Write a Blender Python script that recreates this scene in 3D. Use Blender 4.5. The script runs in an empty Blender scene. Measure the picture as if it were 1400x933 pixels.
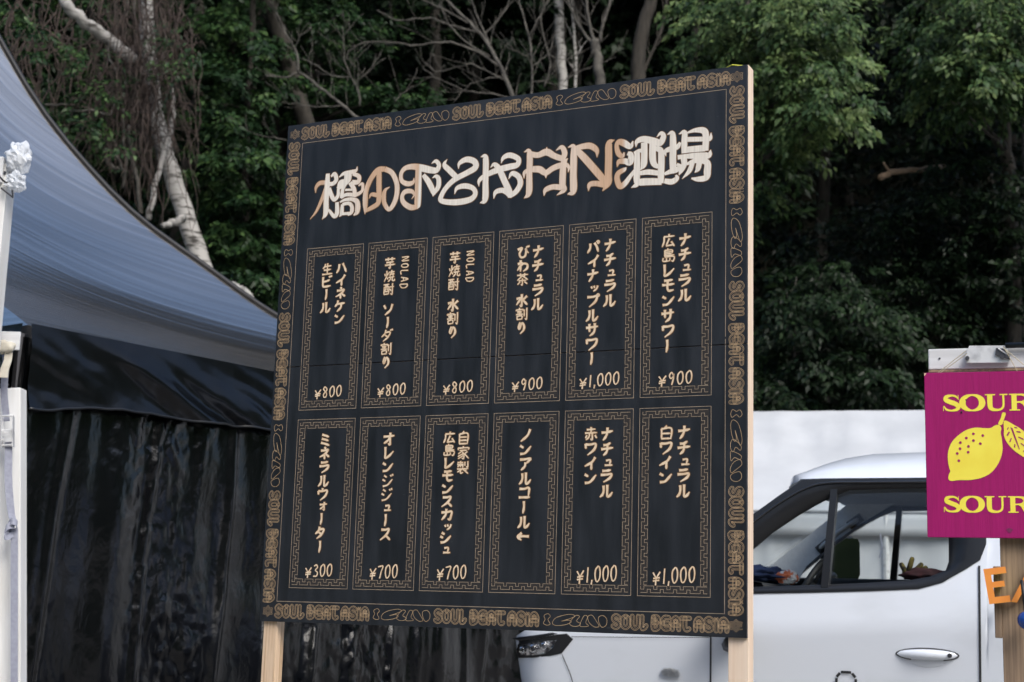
import bpy, math, random
import numpy as np
from mathutils import Vector, Matrix
R = math.radians
D = bpy.data
SC = bpy.context.scene
COL = SC.collection
rnd = random.Random(7)

# ------------------------------------------------------------------ camera
F_PX, PITCH, ROLL, EYE = 2038.343, 0.17923265, 0.0291963, Vector((0, 0, 1.0))
FW = Vector((0, math.cos(PITCH), math.sin(PITCH)))
UP = Vector((0, -math.sin(PITCH), math.cos(PITCH)))
RT = Vector((1, 0, 0))
RT, UP = RT * math.cos(ROLL) + UP * math.sin(ROLL), UP * math.cos(ROLL) - RT * math.sin(ROLL)
cam = D.cameras.new('camera')
cam.sensor_width = 36.0
cam.lens = F_PX / 1400 * 36
cam.clip_start, cam.clip_end = 0.05, 600
cam.dof.use_dof = True
cam.dof.focus_distance = 4.95
cam.dof.aperture_fstop = 5.0
camo = D.objects.new('camera', cam)
COL.objects.link(camo)
camo.matrix_world = Matrix(((RT.x, UP.x, -FW.x, 0), (RT.y, UP.y, -FW.y, 0), (RT.z, UP.z, -FW.z, 1.0), (0, 0, 0, 1)))
SC.camera = camo

# ------------------------------------------------------------------ sky, sun, exposure
SUN_EL, SUN_AZ = R(46), R(152)          # azimuth clockwise from +Y
w = D.worlds.new('World'); SC.world = w; w.use_nodes = True
nt = w.node_tree
sky = nt.nodes.new('ShaderNodeTexSky'); sky.sky_type = 'NISHITA'; sky.sun_disc = False
sky.sun_elevation = SUN_EL; sky.sun_rotation = SUN_AZ
sky.air_density = 1.0; sky.dust_density = 4.0; sky.ozone_density = 1.0
hs = nt.nodes.new('ShaderNodeHueSaturation'); hs.inputs['Saturation'].default_value = 1.1
nt.links.new(sky.outputs[0], hs.inputs['Color'])
bg = nt.nodes['Background']; bg.inputs['Strength'].default_value = 0.11
wb = nt.nodes.new('ShaderNodeMix'); wb.data_type = 'RGBA'; wb.blend_type = 'MULTIPLY'; wb.inputs[0].default_value = 1.0
wb.inputs[7].default_value = (0.94, 1.0, 1.05, 1)      # cool overcast light
nt.links.new(hs.outputs[0], wb.inputs[6]); nt.links.new(wb.outputs[2], bg.inputs['Color'])
sl = D.lights.new('sun', 'SUN'); sl.energy = 0.95; sl.angle = R(25); sl.color = (1, 0.99, 0.97)
so = D.objects.new('sun', sl); COL.objects.link(so)
sd = Vector((math.sin(SUN_AZ) * math.cos(SUN_EL), math.cos(SUN_AZ) * math.cos(SUN_EL), math.sin(SUN_EL)))
so.rotation_euler = sd.to_track_quat('Z', 'Y').to_euler(); so.location = (0, 0, 40)
vs = SC.view_settings
vs.view_transform = 'Standard'; vs.look = 'None'; vs.exposure = 0.95; vs.gamma = 1.0; vs.use_curve_mapping = False
SC.cycles.max_bounces = 6; SC.cycles.transparent_max_bounces = 12

# ------------------------------------------------------------------ helpers
def at(px, py, Y):
    """world point at depth Y whose position was read off the photo's 1400 px frame"""
    d = FW + RT * ((px - 700) / F_PX) + UP * ((466.5 - py) / F_PX)
    return EYE + d * (Y / d.y)

def tag(o, label=None, cat=None, group=None, kind=None):
    if label: o['label'] = label
    if cat: o['category'] = cat
    if group: o['group'] = group
    if kind: o['kind'] = kind
    return o

def empty(name, loc, rz=0, label=None, cat=None, group=None):
    o = D.objects.new(name, None); COL.objects.link(o)
    o.location = loc; o.rotation_euler = (0, 0, rz); o.empty_display_size = 0.2
    return tag(o, label, cat, group)

class MB:
    def __init__(s): s.v = []; s.f = []; s.m = []
    def add(s, vs, fs, mi=0):
        b = len(s.v); s.v.extend([tuple(p) for p in vs])
        s.f.extend([tuple(b + i for i in f) for f in fs]); s.m.extend([mi] * len(fs)); return s
    def box(s, x0, x1, y0, y1, z0, z1, mi=0, M=None):
        vs = [Vector((x, y, z)) for z in (z0, z1) for y in (y0, y1) for x in (x0, x1)]
        if M is not None: vs = [M @ p for p in vs]
        return s.add(vs, [(0, 2, 3, 1), (4, 5, 7, 6), (0, 1, 5, 4), (2, 6, 7, 3), (0, 4, 6, 2), (1, 3, 7, 5)], mi)
    def tube(s, pts, rad, n=6, mi=0, cap=True):
        pts = [Vector(p) for p in pts]
        if not hasattr(rad, '__len__'): rad = [rad] * len(pts)
        vs, fs = [], []
        T = (pts[1] - pts[0]).normalized()
        a = T.orthogonal().normalized()
        for i, p in enumerate(pts):
            T = (pts[min(i + 1, len(pts) - 1)] - pts[max(i - 1, 0)])
            T = T.normalized() if T.length > 1e-9 else Vector((0, 0, 1))
            a = (a - T * a.dot(T)); a = a.normalized() if a.length > 1e-6 else T.orthogonal().normalized()
            b = T.cross(a)
            for k in range(n):
                t = 2 * math.pi * k / n
                vs.append(p + (a * math.cos(t) + b * math.sin(t)) * rad[i])
        for i in range(len(pts) - 1):
            for k in range(n):
                fs.append((i * n + k, i * n + (k + 1) % n, (i + 1) * n + (k + 1) % n, (i + 1) * n + k))
        if cap:
            fs.append(tuple(range(n - 1, -1, -1))); fs.append(tuple((len(pts) - 1) * n + k for k in range(n)))
        return s.add(vs, fs, mi)
    def grid(s, rows, mi=0, close=False):
        n = len(rows[0]); vs = [p for r in rows for p in r]; fs = []
        for i in range(len(rows) - 1):
            for k in range(n if close else n - 1):
                k2 = (k + 1) % n
                fs.append((i * n + k, i * n + k2, (i + 1) * n + k2, (i + 1) * n + k))
        return s.add(vs, fs, mi)
    def prism(s, poly, y0, y1, mi=0, side=None):
        """polygon in x,z extruded from y0 (front) to y1"""
        n = len(poly)
        vs = [(x, y0, z) for x, z in poly] + [(x, y1, z) for x, z in poly]
        s.add(vs, [tuple(range(n)), tuple(range(2 * n - 1, n - 1, -1))], mi)
        s.add(vs, [(i, n + i, n + (i + 1) % n, (i + 1) % n) for i in range(n)], mi if side is None else side)
        return s
    def ball(s, c, r, n=12, m=8, mi=0, M=None):
        rows = []
        for i in range(m + 1):
            t = math.pi * i / m
            rows.append([Vector(c) + Vector((r * max(math.sin(t), 1e-3) * math.cos(2 * math.pi * k / n), r * max(math.sin(t), 1e-3) * math.sin(2 * math.pi * k / n), r * math.cos(t))) for k in range(n)])
        return s.grid(rows, mi, True)
    def build(s, name, mats, parent=None, smooth=False, bevel=0, sub=0, solid=0):
        me = D.meshes.new(name); me.from_pydata(s.v, [], s.f)
        if not isinstance(mats, (list, tuple)): mats = [mats]
        for m in mats: me.materials.append(m)
        if len(mats) > 1: me.polygons.foreach_set('material_index', s.m)
        if smooth: me.polygons.foreach_set('use_smooth', [True] * len(me.polygons))
        me.update()
        o = D.objects.new(name, me); COL.objects.link(o)
        if parent is not None: o.parent = parent
        if solid:
            q = o.modifiers.new('solid', 'SOLIDIFY'); q.thickness = abs(solid); q.offset = -1 if solid > 0 else 1
        if bevel:
            q = o.modifiers.new('bevel', 'BEVEL'); q.width = bevel; q.segments = 2; q.limit_method = 'ANGLE'
        if sub:
            q = o.modifiers.new('sub', 'SUBSURF'); q.levels = sub; q.render_levels = sub
        return o

def mat(name, c1, c2=None, rough=0.6, scale=8.0, stretch=(1, 1, 1), spec=0.5, metal=0.0, bump=0.0, bscale=None, coat=0.0,
        rough2=None, trans=0.0, detail=5.0, lo=0.35, hi=0.65, sheen=0.0, bdist=0.01, bstretch=None):
    m = D.materials.new(name); m.use_nodes = True
    N, L = m.node_tree.nodes, m.node_tree.links
    p = N['Principled BSDF']
    p.inputs['Base Color'].default_value = (*c1, 1); p.inputs['Roughness'].default_value = rough
    p.inputs['Specular IOR Level'].default_value = spec; p.inputs['Metallic'].default_value = metal
    p.inputs['Coat Weight'].default_value = coat
    tc = N.new('ShaderNodeTexCoord'); mp = N.new('ShaderNodeMapping'); mp.inputs['Scale'].default_value = stretch
    L.new(tc.outputs['Object'], mp.inputs[0])
    if c2 is not None or rough2 is not None:
        nz = N.new('ShaderNodeTexNoise'); nz.inputs['Scale'].default_value = scale; nz.inputs['Detail'].default_value = detail
        L.new(mp.outputs[0], nz.inputs['Vector'])
        mr = N.new('ShaderNodeMapRange'); mr.inputs[1].default_value = lo; mr.inputs[2].default_value = hi
        L.new(nz.outputs[0], mr.inputs[0])
        if c2 is not None:
            mx = N.new('ShaderNodeMix'); mx.data_type = 'RGBA'
            mx.inputs[6].default_value = (*c1, 1); mx.inputs[7].default_value = (*c2, 1)
            L.new(mr.outputs[0], mx.inputs[0]); L.new(mx.outputs[2], p.inputs['Base Color'])
        if rough2 is not None:
            m2 = N.new('ShaderNodeMapRange'); m2.inputs[3].default_value = rough; m2.inputs[4].default_value = rough2
            L.new(mr.outputs[0], m2.inputs[0]); L.new(m2.outputs[0], p.inputs['Roughness'])
    if bump:
        nb = N.new('ShaderNodeTexNoise'); nb.inputs['Scale'].default_value = bscale or scale; nb.inputs['Detail'].default_value = 6
        if bstretch:
            mp2 = N.new('ShaderNodeMapping'); mp2.inputs['Scale'].default_value = bstretch
            L.new(tc.outputs['Object'], mp2.inputs[0]); L.new(mp2.outputs[0], nb.inputs['Vector'])
        else: L.new(mp.outputs[0], nb.inputs['Vector'])
        bp = N.new('ShaderNodeBump'); bp.inputs['Strength'].default_value = bump; bp.inputs['Distance'].default_value = bdist
        L.new(nb.outputs[0], bp.inputs['Height']); L.new(bp.outputs[0], p.inputs['Normal'])
    return m

def catmull(pts, per=6, closed=False):
    P = [np.array(p, float) for p in pts]; n = len(P)
    if n == 2 and not closed: return [tuple(P[0] + (P[1] - P[0]) * t / per) for t in range(per + 1)]
    out = []
    for i in range(n if closed else n - 1):
        if closed: a, b, c, d = P[(i - 1) % n], P[i], P[(i + 1) % n], P[(i + 2) % n]
        else:
            b, c = P[i], P[i + 1]; a = P[i - 1] if i else 2 * b - c; d = P[i + 2] if i + 2 < n else 2 * c - b
        for t in np.linspace(0, 1, per, endpoint=False):
            out.append(0.5 * (2 * b + (c - a) * t + (2 * a - 5 * b + 4 * c - d) * t * t + (3 * b - a - 3 * c + d) * t ** 3))
    out.append(P[0] if closed else P[-1])
    return [tuple(o) for o in out]

def ribbon(mb, pts, y, mi=0, grow=0.0):
    """flat brush stroke on an x,z plane at depth y; pts are x, z, width"""
    a = np.array(pts, float); n = len(a)
    t = np.zeros((n, 2)); t[1:-1] = a[2:, :2] - a[:-2, :2]; t[0] = a[1, :2] - a[0, :2]; t[-1] = a[-1, :2] - a[-2, :2]
    if np.allclose(a[0, :2], a[-1, :2]): t[0] = t[-1] = a[1, :2] - a[-2, :2]
    t /= np.maximum(np.linalg.norm(t, axis=1, keepdims=True), 1e-9)
    nn = np.stack([-t[:, 1], t[:, 0]], 1); h = (a[:, 2:3] / 2 + grow)
    e = np.zeros((n, 2)); e[0] = -t[0] * grow; e[-1] = t[-1] * grow
    l = a[:, :2] + nn * h + e; r = a[:, :2] - nn * h + e
    vs = [(p[0], y, p[1]) for p in l] + [(p[0], y, p[1]) for p in r]
    mb.add(vs, [(i, n + i, n + i + 1, i + 1) for i in range(n - 1)], mi)

# ------------------------------------------------------------------ materials
M = {}
M['gravel'] = mat('gravel', (.16, .15, .14), (.28, .27, .25), .95, 30, bump=.6, bscale=90)
M['hill'] = mat('hill', (.008, .009, .006), (.018, .017, .011), .95, 1.5, bump=.8, bscale=5, spec=.1)
M['wooded'] = mat('wooded_hillside', (.018, .035, .012), (.04, .07, .022), .9, .9, bump=1.0, bscale=.7, bdist=1.2, spec=.1)
M['wood'] = mat('pale_pine', (.72, .53, .36), (.50, .33, .19), .65, 6, (16, 16, .55), bump=.2, bscale=9, lo=.42, hi=.68)
M['wood_end'] = mat('fresh_pine_edge', (.84, .68, .53), (.75, .57, .42), .7, 5, (14, 14, .5), bump=.1, bscale=9)
M['wood_old'] = mat('weathered_pine', (.37, .255, .16), (.19, .13, .085), .75, 6, (13, 13, .5), bump=.2, bscale=9)
def panel_mat():
    m = mat('black_stained_plywood', (.0105, .0125, .0160), (.0165, .0195, .0245), .33, 3.0, (6, 6, 1.0), spec=.5, rough2=.50, bump=.14, bscale=40, bdist=.002)
    N, L = m.node_tree.nodes, m.node_tree.links; p = N['Principled BSDF']
    src = p.inputs['Base Color'].links[0].from_socket; tc = [n for n in N if n.bl_idname == 'ShaderNodeTexCoord'][0]
    for stretch, scale, lo, hi, col, f in (((90, 1, 1.2), 2.0, .60, .78, (.022, .025, .030), .18), ((1, 1, 1), 3.2, .62, .80, (.034, .038, .045), .6), ((1, 1, 2.5), 26, .70, .76, (.055, .058, .064), .5), ((3, 1, 1), 1.6, .62, .8, (.005, .006, .009), .8)):
        mp = N.new('ShaderNodeMapping'); mp.inputs['Scale'].default_value = stretch; L.new(tc.outputs['Object'], mp.inputs[0])
        nz = N.new('ShaderNodeTexNoise'); nz.inputs['Scale'].default_value = scale; nz.inputs['Detail'].default_value = 6; nz.inputs['Distortion'].default_value = .4; L.new(mp.outputs[0], nz.inputs['Vector'])
        mr = N.new('ShaderNodeMapRange'); mr.inputs[1].default_value = lo; mr.inputs[2].default_value = hi; mr.inputs[4].default_value = f; L.new(nz.outputs[0], mr.inputs[0])
        mx = N.new('ShaderNodeMix'); mx.data_type = 'RGBA'; mx.inputs[7].default_value = (*col, 1); L.new(mr.outputs[0], mx.inputs[0]); L.new(src, mx.inputs[6]); src = mx.outputs[2]
    L.new(src, p.inputs['Base Color']); return m
M['panel'] = panel_mat()
M['burn'] = mat('scorched_edge', (.20, .105, .045), None, .8)
M['etch'] = mat('etched_line', (.40, .31, .22), (.28, .21, .15), .8, 30)
M['etch_dark'] = mat('etched_ground', (.028, .023, .020), (.02, .018, .017), .8, 20)
M['carve'] = mat('carved_wood', (.86, .69, .49), (.74, .53, .33), .75, 60, spec=.3)
M['gold_line'] = mat('border_engraving', (.54, .38, .22), (.40, .27, .15), .8, 40)
M['black_tarp'] = None
M['white_paint'] = mat('van_paint', (.745, .785, .845), (.66, .695, .74), .30, 2.4, (1, 1, 2.2), coat=.5, lo=.52, hi=.80)
M['mirror'] = mat('tinted_mirror', (.16, .16, .17), None, .05, metal=1.0)
M['black_plastic'] = mat('black_plastic', (.012, .013, .015), None, .35, spec=.5)
M['rubber'] = mat('rubber', (.02, .021, .023), None, .6)
M['trim'] = mat('grey_trim', (.74, .75, .76), (.68, .69, .70), .7, 60)
M['dash'] = mat('dashboard', (.05, .052, .055), None, .6)
M['seat'] = mat('seat_cloth', (.07, .07, .072), (.05, .05, .05), .9, 40)
M['chrome'] = mat('chrome', (.75, .76, .78), None, .15, metal=1.0)
M['steel'] = mat('scuffed_steel', (.86, .86, .86), (.50, .50, .51), .35, 22, lo=.5, hi=.75, metal=.45, bump=.1)
M['dark_steel'] = mat('dark_steel', (.10, .10, .11), None, .4, metal=.8)
M['white_tarp'] = mat('white_tarp', (.57, .585, .60), (.50, .515, .53), .55, 2.2, (1, 1, .6), bump=.35, bscale=3.0, bdist=.03)
M['white_wood'] = mat('white_painted_beam', (.72, .73, .74), (.60, .60, .60), .5, 6, (.6, 6, 6))
M['pole'] = mat('white_pole', (.84, .84, .83), (.74, .73, .70), .5, 4, (6, 6, .6))
M['webbing'] = mat('grey_webbing', (.33, .345, .42), (.27, .28, .35), .8, 60)
M['cream'] = mat('cream_webbing', (.62, .59, .50), (.5, .46, .38), .8, 30)
M['magenta'] = mat('magenta_paint', (.34, .006, .125), (.295, .005, .108), .6, spec=.25, scale=4, stretch=(26, 1, 1.2), bump=.12, bscale=12)
M['yellow'] = mat('yellow_paint', (.90, .78, .08), (.85, .70, .06), .55, 12)
M['orange'] = mat('orange_foam', (.85, .30, .045), (.80, .26, .04), .6, 20)
M['lime'] = mat('lime_edge', (.55, .58, .06), None, .6)
M['blue'] = mat('glossy_blue', (.01, .06, .30), None, .22, coat=.5)
M['cord'] = mat('black_cord', (.015, .015, .017), None, .5)
M['twine'] = mat('twine', (.55, .48, .33), None, .9)
M['bark'] = mat('bark', (.075, .065, .052), (.035, .031, .026), .9, 6, (4, 4, .8), bump=.5)
M['bark_dark'] = mat('bark_dark', (.05, .043, .034), (.028, .025, .02), .95, 6, (4, 4, .8), bump=.5)
M['bark_grey'] = mat('lichen_bark', (.125, .115, .098), (.045, .041, .035), .9, 9, bump=.4)
M['birch'] = mat('birch_bark', (.40, .385, .36), (.045, .04, .035), .8, 4, (1.2, 1.2, 5), lo=.50, hi=.66, bump=.3)
M['vine'] = mat('vine', (.082, .058, .047), (.030, .022, .019), .9, 12)

def tex_coord_ramp(name, stops, axis=0, rough=.7):
    m = D.materials.new(name); m.use_nodes = True; N, L = m.node_tree.nodes, m.node_tree.links
    p = N['Principled BSDF']; p.inputs['Roughness'].default_value = rough; p.inputs['Specular IOR Level'].default_value = .3
    tc = N.new('ShaderNodeTexCoord'); sx = N.new('ShaderNodeSeparateXYZ'); L.new(tc.outputs['Object'], sx.inputs[0])
    mr = N.new('ShaderNodeMapRange'); mr.inputs[1].default_value = 0; mr.inputs[2].default_value = 1.768
    L.new(sx.outputs[axis], mr.inputs[0])
    cr = N.new('ShaderNodeValToRGB'); e = cr.color_ramp.elements
    while len(e) < len(stops): e.new(.5)
    for q, (x, c) in zip(e, stops): q.position = x / 1.768; q.color = (*c, 1)
    L.new(mr.outputs[0], cr.inputs[0])
    mp = N.new('ShaderNodeMapping'); mp.inputs['Scale'].default_value = (60, 1, 3); L.new(tc.outputs['Object'], mp.inputs[0])
    nz = N.new('ShaderNodeTexNoise'); nz.inputs['Scale'].default_value = 3; nz.inputs['Detail'].default_value = 5; L.new(mp.outputs[0], nz.inputs['Vector'])
    mr2 = N.new('ShaderNodeMapRange'); mr2.inputs[1].default_value = .3; mr2.inputs[2].default_value = .7; mr2.inputs[3].default_value = .86; mr2.inputs[4].default_value = 1.06
    L.new(nz.outputs[0], mr2.inputs[0])
    mx = N.new('ShaderNodeMix'); mx.data_type = 'RGBA'; mx.blend_type = 'MULTIPLY'; mx.inputs[0].default_value = 1
    L.new(cr.outputs[0], mx.inputs[6]); L.new(mr2.outputs[0], mx.inputs[7]); L.new(mx.outputs[2], p.inputs['Base Color'])
    return m
PALE, TAN, ORG = (.84, .77, .67), (.78, .62, .49), (.65, .43, .28)
M['title'] = tex_coord_ramp('title_veneer', [(0.10, ORG), (.172, ORG), (.178, PALE), (.27, PALE), (.345, TAN), (.36, ORG), (.43, ORG), (.45, TAN), (.53, TAN), (.568, ORG), (.572, PALE), (.60, PALE), (.97, PALE), (.98, TAN), (1.17, TAN), (1.27, ORG), (1.345, ORG), (1.35, PALE), (1.70, PALE)])

def glass_mat(name, tint, refl=.12, rough=.02):
    m = D.materials.new(name); m.use_nodes = True; N, L = m.node_tree.nodes, m.node_tree.links
    N.remove(N['Principled BSDF']); out = N['Material Output']
    t = N.new('ShaderNodeBsdfTransparent'); t.inputs[0].default_value = (*tint, 1)
    g = N.new('ShaderNodeBsdfGlossy'); g.inputs['Roughness'].default_value = rough
    fr = N.new('ShaderNodeFresnel'); fr.inputs[0].default_value = 1.45
    mx = N.new('ShaderNodeMixShader'); L.new(fr.outputs[0], mx.inputs[0]); L.new(t.outputs[0], mx.inputs[1]); L.new(g.outputs[0], mx.inputs[2])
    L.new(mx.outputs[0], out.inputs[0]); return m
M['glass'] = glass_mat('window_glass', (.90, .93, .93))
M['lens'] = glass_mat('lamp_lens', (.92, .94, .96))
M['marker'] = mat('faceted_lens', (.88, .88, .88), (.70, .71, .72), .2, 60, coat=.6, bump=.25, bscale=80)
M['reflector'] = mat('lamp_reflector', (.8, .8, .82), (.10, .10, .11), .12, 26, metal=1.0, lo=.42, hi=.58, bump=.8, bscale=30, bdist=.02)
def bag_mat():
    m = D.materials.new('clear_bag'); m.use_nodes = True; N, L = m.node_tree.nodes, m.node_tree.links
    p = N['Principled BSDF']; p.inputs['Base Color'].default_value = (.85, .88, .92, 1); p.inputs['Roughness'].default_value = .2
    t = N.new('ShaderNodeBsdfTransparent'); mx = N.new('ShaderNodeMixShader'); mx.inputs[0].default_value = .6
    L.new(t.outputs[0], mx.inputs[1]); L.new(p.outputs[0], mx.inputs[2]); L.new(mx.outputs[0], N['Material Output'].inputs[0]); return m
M['bag'] = bag_mat()

def leaf_mat(name, a, b, c):
    m = D.materials.new(name); m.use_nodes = True; N, L = m.node_tree.nodes, m.node_tree.links
    p = N['Principled BSDF']; p.inputs['Roughness'].default_value = .45; p.inputs['Specular IOR Level'].default_value = .25
    at_ = N.new('ShaderNodeAttribute'); at_.attribute_name = 'tint'
    cr = N.new('ShaderNodeValToRGB'); e = cr.color_ramp.elements; e[0].color = (*a, 1); e[1].color = (*c, 1); q = e.new(.55); q.color = (*b, 1)
    L.new(at_.outputs['Fac'], cr.inputs[0]); L.new(cr.outputs[0], p.inputs['Base Color'])
    tr = N.new('ShaderNodeBsdfTranslucent'); L.new(cr.outputs[0], tr.inputs[0])
    mx = N.new('ShaderNodeMixShader'); mx.inputs[0].default_value = .22
    L.new(p.outputs[0], mx.inputs[1]); L.new(tr.outputs[0], mx.inputs[2]); L.new(mx.outputs[0], N['Material Output'].inputs[0]); return m
M['leaf_beech'] = leaf_mat('beech_leaf', (.010, .028, .010), (.058, .108, .033), (.19, .26, .09))
M['leaf_maple'] = leaf_mat('maple_leaf', (.008, .022, .009), (.024, .058, .019), (.085, .15, .045))
M['leaf_dark'] = leaf_mat('shade_leaf', (.005, .012, .005), (.011, .025, .009), (.026, .052, .017))  # shade of the deep wood is put into this darker leaf colour

# ------------------------------------------------------------------ setting: ground, wooded hills
def terrain(name, xs, ys, zf, m):
    mb = MB(); mb.grid([[(x, y, zf(x, y)) for x in xs] for y in ys]); o = mb.build(name, m, smooth=True); return tag(o, kind='structure')
def hz(x, y):
    t = max(0, y - 17.5)
    return -0.02 + t * .36 * min(1, t / 3) + max(0, t - 24) * 1.25 + (.5 * math.sin(x * .35 + y * .2) + .3 * math.sin(x * .9 - y * .5)) * min(1, t / 4)  # far slope steepened to hide low sky from roof reflections and forest gaps
terrain('ground', [-70 + i * 3.5 for i in range(41)], [-60 + i * 3.5 for i in range(24)], lambda x, y: .012 * math.sin(x * .7) * math.sin(y * .6), M['gravel'])
terrain('hillside', [-60 + i * 1.5 for i in range(81)], [16 + i * 1.25 for i in range(48)], hz, M['hill'])
def ring(x, y):
    r = math.hypot(x, y + 10)
    return -0.05 + max(0, r - 42) * .58 + (2.2 * math.sin(math.atan2(y, x) * 9) + 1.2 * math.sin(math.atan2(y, x) * 23 + r * .1)) * min(1, max(0, r - 42) / 12)
rows_ = [[(x, y, ring(x, y)) for x, y in ((r * math.cos(t), r * math.sin(t) - 10) for t in np.linspace(R(152), R(388), 90))] for r in list(range(40, 72, 4)) + list(range(72, 140, 10))]
mb_ = MB(); mb_.grid(rows_); tag(mb_.build('unseen_hill_ring', M['wooded'], smooth=True), kind='structure')  # unseen ring of hills added to darken low reflections
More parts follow.
